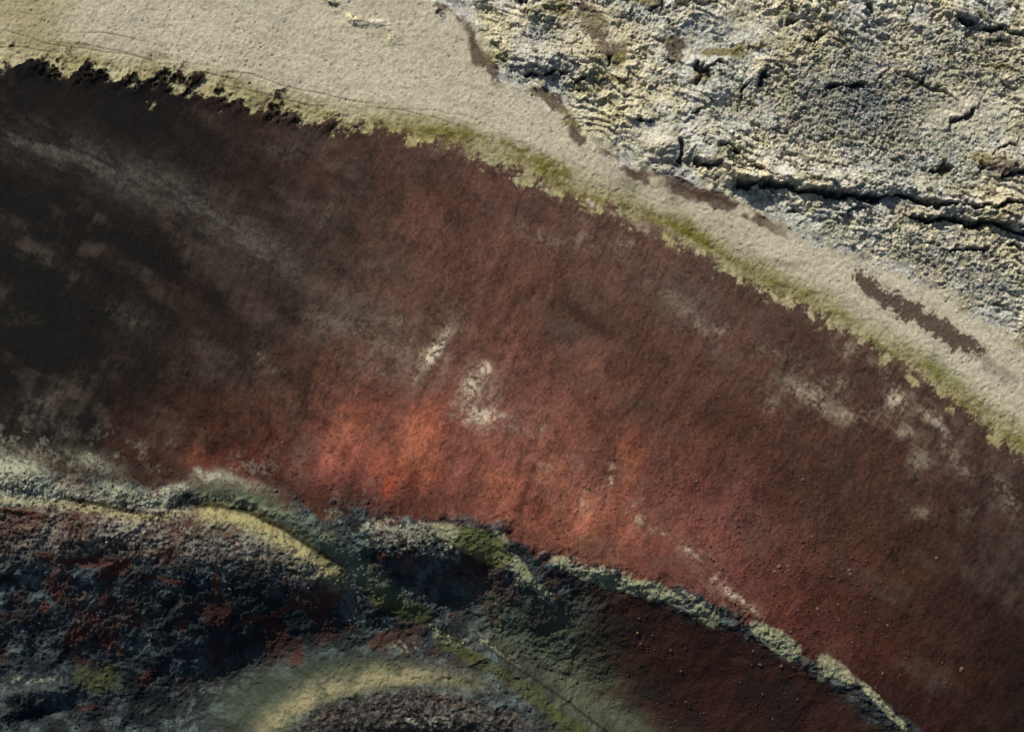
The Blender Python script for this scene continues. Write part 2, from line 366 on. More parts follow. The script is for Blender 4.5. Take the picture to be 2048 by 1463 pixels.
# scoria: control samples of the cinder's own colour, spread with distance weights
SC = [(0, 180, 33, 29, 28), (100, 250, 46, 40, 37), (260, 220, 36, 31, 29), (60, 330, 52, 46, 42), (200, 330, 58, 51, 46), (330, 400, 56, 48, 42), (420, 300, 44, 36, 32), (0, 420, 36, 33, 29), (150, 450, 30, 27, 24), (60, 520, 38, 35, 32),
      (300, 520, 30, 26, 22), (450, 470, 66, 56, 50), (560, 520, 52, 42, 35), (520, 380, 46, 36, 30), (600, 300, 52, 36, 30), (700, 330, 66, 44, 36), (740, 420, 72, 48, 39), (680, 480, 62, 47, 40), (820, 330, 76, 47, 40), (850, 450, 92, 56, 45),
      (900, 560, 90, 55, 44), (1000, 430, 88, 54, 46), (1100, 450, 90, 56, 47), (1050, 550, 92, 57, 46), (1200, 500, 92, 58, 48), (1300, 520, 94, 62, 52), (1120, 630, 78, 53, 42), (1250, 620, 86, 56, 44), (1380, 600, 92, 66, 56), (1500, 620, 84, 58, 48),
      (1600, 680, 82, 58, 50), (1700, 740, 78, 55, 47), (1850, 820, 74, 52, 46), (1950, 900, 70, 52, 46), (0, 620, 36, 33, 29), (150, 620, 38, 34, 30), (100, 720, 36, 31, 27), (280, 640, 48, 43, 37), (300, 740, 42, 36, 31), (60, 800, 50, 46, 41),
      (180, 820, 44, 38, 31), (420, 620, 46, 37, 31), (450, 720, 56, 45, 38), (560, 640, 52, 42, 34), (600, 740, 66, 46, 37), (700, 640, 74, 59, 51), (800, 660, 88, 65, 56), (700, 760, 86, 58, 47), (820, 770, 92, 62, 50), (880, 620, 88, 57, 46), (980, 640, 100, 60, 47),
      (1050, 720, 108, 65, 51), (1000, 800, 112, 68, 56), (1100, 820, 108, 66, 52), (1180, 740, 100, 62, 48), (1280, 720, 88, 56, 44), (1380, 740, 92, 60, 49), (1300, 830, 82, 54, 42), (1200, 880, 98, 62, 48), (1450, 680, 92, 62, 53), (1500, 760, 84, 57, 46), (1450, 850, 78, 53, 40),
      (1580, 850, 76, 53, 43), (1700, 860, 74, 52, 43), (1700, 960, 72, 52, 40), (1850, 980, 70, 50, 41), (2000, 1000, 66, 52, 45), (2040, 1150, 60, 49, 43), (2000, 1280, 56, 41, 34), (0, 900, 44, 33, 27), (120, 900, 52, 37, 29), (260, 880, 78, 45, 32), (380, 860, 72, 47, 34),
      (390, 920, 106, 56, 38), (480, 850, 80, 52, 40), (480, 930, 108, 52, 42), (560, 900, 106, 57, 45), (600, 830, 86, 57, 45), (660, 800, 108, 66, 52), (690, 870, 152, 76, 58), (660, 930, 140, 70, 60), (740, 840, 132, 74, 57), (730, 940, 124, 62, 54), (780, 930, 150, 72, 52), (820, 870, 170, 92, 64),
      (860, 860, 160, 82, 62), (800, 960, 158, 70, 50), (860, 940, 150, 84, 66), (900, 880, 112, 66, 54), (930, 960, 130, 74, 60), (1000, 920, 122, 72, 58), (1000, 990, 142, 80, 62), (920, 1010, 106, 58, 44), (820, 1010, 92, 52, 38), (700, 1000, 74, 44, 35), (560, 970, 72, 42, 34),
      (1080, 900, 120, 72, 58), (1090, 960, 144, 80, 64), (1140, 920, 140, 80, 64), (1160, 1000, 156, 94, 78), (1150, 1060, 168, 98, 66), (1250, 930, 152, 84, 56), (1220, 1000, 140, 82, 62), (1060, 1050, 130, 70, 50), (1250, 1080, 146, 82, 62), (1200, 1110, 112, 62, 48), (1330, 900, 98, 60, 48), (1330, 980, 106, 62, 54),
      (1400, 1000, 108, 62, 54), (1380, 1080, 128, 74, 62), (1430, 1150, 120, 68, 58), (1330, 1130, 112, 58, 48), (1450, 930, 86, 56, 46), (1520, 1060, 92, 55, 48), (1500, 1150, 108, 58, 50), (1600, 1000, 78, 54, 42), (1620, 1120, 88, 54, 46), (1560, 1220, 98, 50, 42), (1700, 1080, 76, 52, 40), (1680, 1200, 82, 48, 40),
      (1660, 1300, 82, 42, 36), (1780, 1200, 72, 48, 36), (1760, 1320, 70, 40, 32), (1850, 1100, 70, 50, 38), (1900, 1250, 66, 44, 35), (1820, 1400, 58, 36, 29), (1950, 1380, 54, 36, 28), (2040, 1420, 46, 34, 27)]
pts = np.array([(a, b) for a, b, *_ in SC], float); pc = np.array([srgb(*c) for _, _, *c in SC])
_up = np.clip((800 - pts[:, 1]) / 250, 0, 1) * np.clip((pts[:, 0] - 450) / 200, 0, 1)
_hot = np.clip((pc[:, 0] - .17) / .15, 0, 1)
pc = pc * (1 - .40 * _hot)[:, None] * (1 + _up[:, None] * np.array([0, .17, .2]))
_rt = np.clip((pts[:, 0] - 1250) / 350, 0, 1)[:, None] * np.clip((pts[:, 1] - 600) / 300, 0, 1)[:, None]
pc = pc * (1 + _rt * np.array([.06, -.14, -.14]))
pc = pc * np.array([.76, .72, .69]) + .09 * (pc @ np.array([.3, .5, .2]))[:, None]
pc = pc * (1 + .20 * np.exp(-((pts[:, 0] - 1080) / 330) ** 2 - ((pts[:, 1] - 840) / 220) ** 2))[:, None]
pc = pc * (1 - .25 * np.clip((pts[:, :1] + pts[:, 1:] - 2750) / 550, 0, 1))  # vignette painted into the scoria: darker towards the lower right corner
_cr = np.exp(-((pts[:, 0] - 1560) / 260) ** 2 - ((pts[:, 1] - 1200) / 160) ** 2)[:, None]
pc = pc * (1 + _cr * np.array([-.08, .10, .04]))
pc = pc * .86 + .085 * (pc @ np.array([.3, .5, .2]))[:, None]
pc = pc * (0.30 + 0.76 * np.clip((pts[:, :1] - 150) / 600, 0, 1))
num = np.zeros(CU.shape + (3,)); den = np.zeros(CU.shape)
for (a, b), c in zip(pts, pc):
    d2 = (CU - a) ** 2 + (CV - b) ** 2 + 34.0 ** 2
    w = 1.0 / d2 ** 1.9
    num += w[..., None] * c; den += w
cSC = num / den[..., None]
stU = (fbm(ARCL, DA * 0.3, 40, 3, 201) - .5) * 50
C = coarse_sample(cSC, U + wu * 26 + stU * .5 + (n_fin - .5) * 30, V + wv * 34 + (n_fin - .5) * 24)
dg = U * .45 - V * .89; dgp = U * .89 + V * .45
stk = .6 * fbm(dgp + wu * 22 + (n_fin - .5) * 10, dg * .2 + wv * 14, 13, 4, 206, gain=.7) + .4 * fbm(dgp * .9 + dg * .2 + wv * 20, dg * .3, 30, 4, 216, gain=.6)
stz = np.clip(blobs(U, V, [(780, 900, 260, 90, 5, 1.), (1130, 990, 200, 110, 15, .9), (420, 900, 160, 60, 0, .7), (900, 480, 200, 120, 0, .5)]), 0, 1)
streak = fbm(ARCL * 1.0 + wu * 12, DA * 0.16 + wv * 14, 22, 4, 211)
cross = fbm(U * .78 + V * .62, (V * .78 - U * .62) * 3.0, 70, 4, 221)
stk3 = fbm(dgp + wu * 16 + (n_fin - .5) * 6, dg * .10 + wv * 6, 5.5, 3, 266, gain=.7)
var = 1.0 + (stk3 - .5) * .55 * (.5 + sm(.4, .6, n_mid)) + (streak - .5) * 0.4 + (n_mid - .5) * 0.35 + (stk - .5) * .40 + (cross - .5) * (.35 + 0.7 * (1 - sm(500, 1100, U))) + (n_fin - .5) * 0.45 + (n_px - .5) * 0.7 + (n_tiny - .5) * .5
dsm = np.clip(blobs(U + wu * 20, V + wv * 20, [(1040, 590, 60, 14, -30, .8), (1120, 612, 40, 14, 20, .7), (1190, 650, 50, 14, 35, .9), (1010, 640, 40, 12, -40, .5), (1290, 700, 60, 16, 25, .5), (1420, 840, 50, 24, 0, .5), (1160, 790, 40, 18, 40, .4), (1190, 830, 12, 9, 0, .7), (1225, 915, 12, 18, 0, .8), (700, 400, 30, 60, 30, .4), (940, 700, 40, 12, 0, .4), (1340, 940, 14, 40, 0, .5)]), 0, 1)
var = var * (1 - .38 * dsm)
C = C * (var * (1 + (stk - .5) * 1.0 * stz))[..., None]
warm = (fbm(U, V, 80, 4, 231) - .5)
C = C * np.stack([1 + warm * .14, 1 + warm * .03, 1 - warm * .12], -1)
rustm = sm(.6, .72, fbm(U + wu * 10, V + wv * 10, 48, 3, 236)) * sm(300, 900, U)
C = lerp(C, srgb(98, 60, 38), rustm * .10)
HOT = blobs(U + wu * 14, V + wv * 10, [(690, 875, 48, 50, 8, 1.0), (640, 920, 40, 26, 0, .7), (745, 940, 30, 20, 0, .5), (822, 880, 46, 56, 18, 1.1), (785, 950, 18, 36, 10, .9), (868, 850, 16, 40, 0, .7), (860, 935, 30, 40, 10, .8), (480, 925, 36, 22, 0, .4), (395, 915, 18, 30, 10, .5), (1000, 975, 70, 34, 25, .6), (1090, 960, 50, 44, 0, .6),
                        (1150, 1010, 36, 46, 18, 1.0), (1155, 1060, 16, 30, 15, 1.0), (1250, 930, 22, 50, 0, .8), (1215, 1000, 50, 40, 0, .6), (1255, 1075, 60, 20, 20, .6), (1060, 1050, 40, 14, 20, .5), (1400, 1080, 80, 40, 25, .35), (1130, 920, 30, 20, 30, .6), (1010, 960, 10, 30, 25, .6)])
hm = np.clip(HOT, 0, 1.15) ** 1.25 * (.25 + .75 * sm(.38, .62, .45 * stk + .25 * n_tiny + .3 * n_fin))
hcol = np.where((fbm(U, V, 60, 2, 238) > .5)[..., None], srgb(176, 107, 86), srgb(170, 104, 74)).astype(F)
C = C + (hcol * (.82 + .36 * n_px)[..., None] - C) * np.clip(hm * .56, 0, .8)[..., None]
C = lerp(C, srgb(142, 66, 46), np.clip(blobs(U + wu * 8, V + wv * 8, [(780, 965, 14, 34, 8, 1.), (870, 955, 14, 14, 0, .6), (400, 935, 24, 20, 0, .5)]), 0, 1) * (.3 + .5 * sm(.4, .6, stk)))

# pale lichen dust on the cinders
LICH = [(872, 697, 11, 34, 38, 1.5), (850, 715, 14, 14, 0, .8), (972, 738, 11, 16, 30, 1.3), (948, 770, 14, 22, 20, 1.2), (938, 800, 14, 20, 0, 1.0), (962, 828, 24, 16, 0, 1.2), (935, 832, 22, 12, 10, .9), (985, 800, 8, 26, 15, .7), (996, 834, 24, 8, 0, .7),
        (490, 468, 36, 12, 35, .85), (520, 500, 16, 14, 0, .7), (340, 360, 110, 16, 32, .5), (160, 320, 110, 20, 28, .5), (520, 712, 18, 14, 0, .9), (546, 742, 12, 8, 0, .8), (640, 640, 34, 20, 0, .28), (700, 655, 50, 22, 10, .3), (760, 700, 60, 26, 10, .22), (790, 640, 30, 14, 20, .25), (745, 745, 30, 16, 20, .35), (832, 758, 9, 14, -20, .5),
        (135, 555, 22, 16, 0, .7), (280, 655, 26, 16, 30, .7), (230, 620, 50, 20, 20, .45), (60, 830, 36, 26, -20, .8), (100, 800, 50, 14, -25, .8), (120, 850, 40, 18, 0, .6), (170, 745, 24, 18, 0, .6), (380, 750, 50, 16, 10, .5), (40, 640, 40, 16, 0, .4), (60, 510, 50, 14, 20, .4),
        (1350, 600, 60, 12, 35, .25), (1400, 640, 50, 12, 40, .3), (1440, 660, 20, 12, 20, .45), (1600, 770, 50, 20, 20, .5), (1665, 770, 18, 14, 0, .8), (1640, 805, 50, 18, 30, .6), (1790, 795, 22, 22, 0, .9), (1770, 745, 30, 8, 45, .8), (1700, 690, 30, 12, 40, .4), (1720, 830, 36, 18, 0, .5), (1810, 860, 18, 14, 0, .7), (1880, 850, 10, 34, -30, .9),
        (1850, 830, 20, 12, 20, .8), (1895, 890, 12, 26, -30, .7), (1840, 925, 20, 24, -20, .7), (1930, 940, 12, 26, -25, .5), (2010, 990, 14, 40, -25, .6), (1930, 1030, 14, 20, 0, .4), (1680, 700, 30, 8, 30, .4), (1840, 1020, 20, 10, 0, .4), (1530, 700, 30, 12, 20, .4),
        (1086, 850, 4, 9, 0, 1.), (1221, 962, 5, 12, 5, 1.1), (1225, 930, 5, 8, 0, .8), (1266, 1008, 8, 10, 20, .9), (1272, 1036, 8, 8, 0, .8), (1312, 1062, 6, 8, 0, 1.0), (1332, 1068, 9, 5, 20, 1.1), (1290, 1048, 14, 6, 30, .8), (1400, 1120, 40, 5, 38, .7), (1440, 1165, 30, 9, 38, 1.0), (1470, 1190, 32, 10, 38, 1.2), (1380, 1100, 10, 5, 38, .9), (1500, 1215, 18, 6, 38, .8),
        (1178, 392, 10, 18, 25, 1.2), (1186, 412, 8, 8, 0, 1.2), (1335, 455, 20, 10, 30, .9), (1285, 455, 20, 10, 20, .9), (1215, 425, 16, 8, 20, .7), (942, 300, 12, 20, 10, .8), (1110, 375, 10, 12, 0, .8), (1250, 490, 24, 10, 30, .45), (1180, 480, 40, 16, 20, .4), (1080, 470, 40, 14, 20, .35), (1380, 480, 24, 10, 30, .7), (1090, 935, 18, 10, 0, .4), (1170, 1010, 16, 24, 20, .45),
        (1040, 860, 30, 6, 10, .3), (880, 290, 20, 12, 0, .5), (1545, 810, 20, 14, 0, .5), (650, 440, 10, 40, 25, .45), (560, 300, 60, 20, 10, .35), (130, 870, 60, 20, 0, .5)]
lf = blobs(U + wu * 10, V + wv * 10, LICH)
sp = fbm(U * .8 + V * .6, (V * .8 - U * .6) * 1.5, 9, 4, 241)
spk = .42 * sp + .33 * n_tiny + .25 * n_px
lf = np.clip(lf * (.75 + .25 * sm(.9, 1.3, lf)), 0, 1.25)
wisp = .55 * fbm(dg * .22 + wu * 6, dgp, 16, 4, 246, gain=.6) + .45 * fbm(ARCL * .3 + wv * 8, DA, 15, 4, 248, gain=.6)
lsoft = blobs(U + wu * 22, V + wv * 22, [(a, b, rx * 1.8 + 10, ry * 1.8 + 8, an, w_ * .5) for a, b, rx, ry, an, w_ in LICH])
la = np.clip(lf * (.10 + .9 * sm(.42, .60, .5 * wisp + .5 * spk)) * .62, 0, 1) + np.clip(lsoft, 0, 1) * (.02 + .22 * sm(.42, .62, wisp)) * (.55 + .45 * sm(.4, .6, spk))
la = np.clip(la + .75 * np.clip(blobs(U + wu * 5, V + wv * 5, [(872, 695, 9, 30, 38, 1.2), (948, 768, 12, 18, 20, .9), (965, 832, 22, 12, 0, 1.0), (974, 738, 9, 11, 30, .9), (1470, 1190, 26, 8, 38, .7), (1790, 797, 16, 12, 0, .5), (1885, 850, 6, 26, -30, .5), (1700, 768, 0.1, .1, 0), (1330, 1066, 7, 4, 20, .6), (1221, 962, 4, 10, 5, .6), (1180, 395, 8, 14, 25, .7), (1225, 428, 10, 5, 20, .5), (1340, 458, 14, 6, 30, .5), (520, 712, 12, 9, 0, .4)]), 0, 1) * sm(.36, .56, spk), 0, 1)
lcm = sm(430, 860, U)[..., None]
lcol = (srgb(88, 85, 78) * (1 - lcm) + srgb(196, 182, 158) * lcm).astype(F)
lcol = lcol * (0.75 + 0.6 * n_tiny)[..., None]
C = C + (lcol - C) * (la * (0.7 + .2 * sm(700, 900, U)))[..., None]
haze_l = sm(.48, .75, fbm(U * .85 + V * .5, (V * .85 - U * .5) * 2.2, 120, 5, 251))
C = lerp(C, srgb(96, 84, 76), haze_l * .20 * (.3 + sm(.4, .6, wisp)))
gband, _ = poly_dist(CU, CV, [(-80, 250), (60, 285), (200, 330), (330, 385), (440, 440), (540, 505), (640, 570)])
gband = np.exp(-(fine(gband) / 38.0) ** 2) * (1 - sm(540, 680, U))
C = lerp(C, srgb(84, 79, 74), gband * (.12 + .5 * sm(.40, .62, fbm(U * .87 + V * .48, (V * .87 - U * .48) * 3.2, 60, 5, 268, gain=.6))) * (.5 + .6 * sm(.4, .6, spk)))
ribs = sm(.56, .7, fbm(U, V, 26, 4, 261)) * np.exp(-((DB + 30) / 60.0) ** 2) * (1 - sm(520, 900, U))
C = lerp(C, srgb(118, 114, 102), ribs * 0.75 * sm(.4, .6, spk))
C = lerp(C, srgb(60, 41, 35) * .8, np.exp(-((DB + 14 + (n_mid - .5) * 40) / 26.0) ** 2) * (1 - sm(680, 1000, U)) * (.35 + .5 * sm(.35, .6, n_fin)))
hillL = np.clip(blobs(U + wu * 9, V + wv * 9, [(20, 950, 70, 40, 8, 1.3), (130, 985, 100, 16, 6, .9), (345, 985, 40, 14, -25, 1.0), (230, 975, 60, 14, 8, .8), (300, 1010, 60, 12, 6, .8), (60, 1000, 80, 12, 4, .8), (430, 955, 30, 14, -10, .7), (190, 925, 60, 16, 20, .5), (480, 965, 60, 10, 10, .5), (400, 945, 16, 8, 40, .7)]), 0, 1)

# ---- plain and its moss fringe
P = np.ones(GRID_SHAPE + (3,), F) * srgb(206, 197, 171).astype(F)
P = lerp(P, srgb(198, 190, 166), sm(.45, .7, n_mid) * .7)
P = lerp(P, srgb(168, 160, 124), sm(-70, -20, DA) * .8)
P = lerp(P, srgb(170, 158, 112), (1 - sm(60, 220, U)) * sm(.2, .6, n_mid) * .7)
P = lerp(P, srgb(132, 132, 116), sm(0.02, .15, pit) * .4)  # shade between moss tufts painted as darker pits
P = lerp(P, srgb(140, 134, 112), sm(.62, .72, n_tiny) * .35)
gf = sm(-44, -4, DA + (n_fin - .5) * 46 + (n_mid - .5) * 70)
gpat = sm(.36, .6, fbm(ARCL, DA * 2, 70, 4, 256))
P = lerp(P, srgb(146, 137, 90), gf * (.15 + .6 * gpat) * (1 - .55 * left * sm(-26, -10, DA)))
P = lerp(P, srgb(196, 188, 150), left * sm(-26, -8, DA) * sm(.35, .6, n_fin) * .8)
P = lerp(P, srgb(120, 112, 54), np.exp(-((DA + 10 + (n_mid - .5) * 24) / 15.0) ** 2) * (1 - .7 * left) * (.3 + .6 * gpat) * (.6 + .4 * n_tiny))
P = lerp(P, srgb(84, 82, 40), gf * sm(.56, .7, fbm(U, V, 13, 4, 257)) * .55)
OLV = blobs(U + wu * 10, V + wv * 6, [(322, 114, 24, 9, 5, 1.0), (180, 88, 24, 5, 5, .7), (120, 88, 30, 6, 5, .5), (1075, 318, 60, 16, 24, 1.1), (1110, 345, 36, 18, 25, .9), (1000, 285, 60, 9, 20, .7), (930, 268, 40, 14, 15, .6), (1330, 440, 60, 9, 32, .9), (1400, 478, 50, 10, 34, .9), (1250, 400, 36, 18, 25, .6), (1500, 540, 50, 8, 30, .7), (1560, 570, 30, 8, 30, .6),
                           (1650, 620, 40, 9, 34, .7), (1760, 690, 50, 8, 34, .7), (1870, 745, 50, 10, 34, .9), (820, 235, 60, 10, 14, .6), (760, 245, 20, 8, 10, .6), (850, 262, 30, 8, 10, .6), (480, 165, 24, 6, 20, .5), (600, 190, 40, 6, 20, .4), (1950, 800, 40, 8, 36, .6), (1010, 320, 24, 10, 20, .6)])
P = lerp(P, srgb(104, 100, 34), np.clip(OLV * 1.1, 0, 1) * (.2 + .65 * sm(.36, .6, .5 * n_tiny + .5 * n_fin)))
P = lerp(P, srgb(194, 186, 138), sm(.50, .66, n_tiny * .5 + n_fin * .5) * (gf * .22 + .5 * sm(-6, 10, DA) * gpat) * (1 - np.clip(OLV, 0, 1)))
P = lerp(P, srgb(126, 144, 62), blobs(U + wu * 8, V + wv * 8, [(1885, 742, 44, 12, 34, .45)]))
P = lerp(P, srgb(96, 90, 58), track * .5)
brushm = blobs(U + wu * 8, V + wv * 8, [(1260, 365, 20, 24, -20, .7), (1345, 405, 14, 16, 0, .7), (1580, 525, 40, 7, 5, .8), (1870, 720, 18, 20, 0, .6), (1650, 585, 18, 8, 20, .5), (1690, 605, 16, 8, 20, .4)])
P = lerp(P, srgb(96, 92, 66), np.clip(brushm, 0, 1) * .7)
flow = fbm(ARCL * .10, DA + wv * 6, 11, 4, 259, gain=.6)
P *= (1 + (flow - .5) * .34)[..., None]
P *= (1 - .08 * sm(.5, .66, fbm(U, V, 34, 4, 258)))[..., None]
P *= (0.84 + 0.32 * n_px)[..., None]

# ---- lava field
Lc = np.ones(GRID_SHAPE + (3,), F) * srgb(224, 215, 190).astype(F)
tint = fbm(U, V, 90, 4, 271)
Lc = lerp(Lc, srgb(208, 206, 192), sm(.42, .6, tint))
Lc = lerp(Lc, srgb(222, 209, 168), sm(.52, .72, 1 - tint) * .6)
Lc = lerp(Lc, srgb(130, 137, 137), rubble ** 1.5 * .8)
stc = np.stack([0.62 + .75 * id4, .62 + .72 * ((id4 * 3.7) % 1), .60 + .7 * ((id4 * 7.9) % 1)], -1).astype(F)
stc = 0.5 * stc + 0.5 * (0.5 + 1.0 * id4)[..., None]
Lc = Lc * (1 + (stc - 1) * (0.8 * (.3 + .7 * rubble))[..., None])
Lc = lerp(Lc, srgb(50, 54, 54), sm(.50, .68, fbm(U, V, 12, 4, 281, gain=.65) + .06 * rubble) * .46 * (1 - .8 * flats))
BRN = blobs(U + wu * 18, V + wv * 18, [(1180, 35, 20, 44, -25, .8), (1215, 100, 18, 26, -20, .8), (1290, 10, 40, 12, 0, .6), (1350, 100, 24, 26, 0, .8), (1240, 95, 20, 14, 0, .6), (960, 100, 9, 40, -20, 1.), (990, 165, 12, 30, -35, 1.0), (1110, 210, 40, 12, 30, .8), (1150, 260, 12, 20, -40, .8), (1290, 350, 60, 8, 18, 1.0), (1430, 402, 54, 10, 24, 1.2),
                               (1360, 378, 30, 8, 20, 1.0), (1530, 440, 40, 7, 32, .8), (1590, 480, 20, 6, 40, .7), (880, 12, 24, 8, 20, 1.), (870, 30, 24, 5, -20, .8), (1210, 308, 22, 9, 35, .8), (1990, 330, 60, 24, 10, .5), (1570, 450, 24, 10, 40, .4), (1100, 190, 40, 10, 10, .5), (1180, 300, 20, 6, 40, .6), (920, 45, 10, 22, -30, .8), (1000, 250, 0.1, .1, 0)])
Lc = lerp(Lc, srgb(92, 76, 64), sm(.20, .48, BRN * (.3 + 1.4 * n_tiny)) * .9)
GRN = blobs(U + wu * 18, V + wv * 14, [(1238, 125, 11, 20, 0, 1.3), (1130, 25, 22, 30, -20, .9), (1440, 112, 60, 12, 6, .9), (1400, 160, 24, 20, 0, .7), (1220, 165, 60, 10, 10, .6), (1090, 240, 30, 12, 20, .7), (1000, 30, 24, 14, 20, .5), (1500, 100, 40, 12, 0, .6), (1960, 320, 30, 9, 0, .7), (1960, 40, 40, 14, 15, .6), (1210, 235, 20, 24, 0, .5), (1670, 100, 30, 8, 10, .6), (1560, 420, 40, 10, 30, .5), (1480, 380, 30, 10, 30, .6), (1990, 140, 40, 12, 0, .6), (1350, 250, 16, 16, 0, .5), (1700, 40, 40, 14, 0, .4), (1800, 110, 40, 14, 0, .4)])
Lc = lerp(Lc, srgb(122, 112, 58), sm(.24, .75, GRN * (.4 + 1.2 * (.5 * n_fin + .5 * n_tiny))) * .85)
pale = blobs(U + wu * 14, V + wv * 14, [(1920, 235, 44, 30, 20, .9), (2000, 215, 60, 20, 20, .9), (1900, 190, 30, 12, 30, .7), (1310, 275, 46, 30, 0, .7), (1320, 310, 30, 24, 0, .6), (1080, 100, 40, 26, 0, .5), (1500, 60, 40, 20, 0, .6), (1450, 215, 30, 16, 0, .6), (1780, 560, 70, 10, 28, 1.0), (1900, 620, 90, 12, 32, 1.), (1700, 470, 40, 14, 20, .5), (1980, 680, 40, 12, 34, .8), (1160, 105, 30, 22, 0, .5), (1850, 250, 30, 20, 0, .5)])
Lc = lerp(Lc, srgb(216, 206, 180), np.clip(pale, 0, 1) * .75)
ystain = sm(.54, .68, fbm(U + 90, V, 46, 4, 276)) * (1 - rubble * .7)
Lc = lerp(Lc, srgb(190, 184, 142), ystain * .4)
Lc = lerp(Lc, srgb(128, 122, 72), sm(.6, .7, fbm(U - 90, V, 30, 4, 277)) * .5 * (1 - rubble))
Lc = lerp(Lc, srgb(56, 58, 56), np.maximum(sawm * (1 - sm(.0, .2, saw)), sawm2 * .7 * (1 - sm(0, .25, saw2))) * .45)  # shadow lines at the foot of the ledges, painted into the colour
Lc = lerp(Lc, srgb(40, 40, 42), sm(.4, 1.4, hole) * .6)  # fissure shade painted in: darker colour with depth
Lc *= (0.70 + 0.84 * n_px)[..., None]
scar, _ = poly_dist(CU, CV, [(1712, 556), (1760, 586), (1800, 612), (1850, 642), (1905, 674), (1952, 698)])
SCAR = fine(np.abs(scar)); SCAR = SCAR + 9 * (1 - sm(1705, 1800, U)) + 5 * sm(1880, 1960, U) + (fbm(U, V, 34, 3, 296) - .5) * 26
SCAR = 1 - sm(15, 22, SCAR + (n_fin - .5) * 14 + (n_tiny - .5) * 24 + (n_px - .5) * 8)
scar2, _ = poly_dist(CU, CV, [(1955, 700), (1985, 735), (2020, 755)])
SCAR = np.maximum(SCAR, .45 * (1 - sm(8, 15, fine(np.abs(scar2)) + (n_fin - .5) * 22)))
ROADEDGE = (1 - sm(7, 13, np.abs(DC + 4) + (n_fin - .5) * 22)) * sm(.40, .52, fbm(U, V, 50, 3, 291)) * sm(930, 945, U) * (1 - sm(1500, 1660, U))

# ---- crater
K = np.ones(GRID_SHAPE + (3,), F) * srgb(56, 60, 62).astype(F)
K = lerp(K, srgb(30, 36, 42), blobs(U, V, [(470, 1215, 130, 60, 5, .9), (560, 1270, 120, 50, -5, .8), (620, 1190, 80, 40, 20, .7), (100, 1330, 120, 40, 0, .7), (300, 1360, 60, 60, 0, .8), (60, 1420, 70, 40, 0, .9), (380, 1150, 80, 30, 0, .5)]).clip(0, 1))  # blue-black rock and lichen; low light and lower-left shadow painted in too
cl = fbm(U, V * 1.2, 24, 5, 301, gain=.58)
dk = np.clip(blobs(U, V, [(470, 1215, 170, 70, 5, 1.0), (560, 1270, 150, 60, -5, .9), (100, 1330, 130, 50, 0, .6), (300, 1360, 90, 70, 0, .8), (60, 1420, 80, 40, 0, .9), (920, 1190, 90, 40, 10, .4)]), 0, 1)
K = lerp(K, srgb(114, 130, 126), sm(.46, .62, .6 * cl + .4 * spk) * (.62 - .5 * dk))  # lichen, its colour tinted with the crater's cool shade
K = lerp(K, srgb(30, 32, 34), sm(.56, .7, fbm(U, V, 34, 4, 311)) * .8)
upper = blobs(U + wu * 14, V + wv * 14, [(60, 1070, 120, 40, 0, .7), (300, 1090, 150, 26, 8, .6), (200, 1010, 180, 24, 5, .7), (120, 1040, 160, 40, 5, .9), (330, 1055, 120, 34, 12, .8), (500, 1090, 90, 26, 25, .7), (600, 1140, 60, 30, 40, .6)]).clip(0, 1)
K = lerp(K, srgb(86, 68, 60), upper * .7)
K = lerp(K, srgb(172, 164, 146), upper * sm(.40, .58, spk) * .7)
RED = 1.15 * blobs(U + wu * 16, V + wv * 10, [(180, 1124, 50, 10, 0, 1.1), (235, 1140, 40, 16, -25, 1.0), (100, 1112, 30, 9, 10, .8), (330, 1158, 40, 8, 8, .8), (120, 1185, 9, 24, 20, .9), (190, 1235, 20, 12, -10, 1.0), (150, 1270, 30, 12, -10, .8), (225, 1292, 30, 9, 20, .9), (432, 1168, 6, 26, 8, .9), (500, 1245, 40, 8, -25, .9), (580, 1215, 40, 9, -28, .9), (650, 1170, 14, 20, 20, .9), (665, 1195, 34, 8, -40, 1.0),
                           (590, 1310, 12, 16, 20, .9), (440, 1325, 6, 14, 10, .8), (290, 1350, 10, 20, 0, .6), (180, 1410, 40, 10, -10, .5), (50, 1025, 60, 10, 8, .8), (320, 1010, 0.1, .1, 0), (770, 1275, 36, 20, -10, 1.0), (700, 1250, 10, 8, 0, .6), (770, 1105, 14, 14, -40, .8), (930, 1220, 40, 8, -38, .5), (1120, 1190, 10, 6, 0, .8), (1180, 1290, 20, 40, 0, .5), (470, 1060, 30, 14, -20, .7), (400, 1040, 30, 10, -10, .7), (370, 1255, 12, 16, 0, .6),
                           (680, 1420, 20, 12, 0, .6), (760, 1400, 26, 12, 20, .6), (900, 1400, 50, 10, 18, .6), (650, 1440, 40, 14, 0, .5), (90, 1210, 10, 20, 0, .6), (140, 1150, 8, 12, 0, .6)])
redm = sm(.26, .58, RED * (.3 + .9 * n_fin + .5 * n_tiny))
K = lerp(K, srgb(92, 55, 45), redm * (.6 + .35 * n_tiny))
K = lerp(K, srgb(78, 44, 36), sm(.48, .65, fbm(U + 500, V, 55, 4, 321)) * .6 * (1 - sm(1250, 1420, V)))
under = sm(6, 22, DR + (n_fin - .5) * 24) * sm(540, 640, U) * (1 - sm(1000, 1150, U))
K = lerp(K, srgb(64, 54, 50), under * .7)
K = lerp(K, srgb(124, 118, 106), under * sm(.46, .60, spk) * .6)
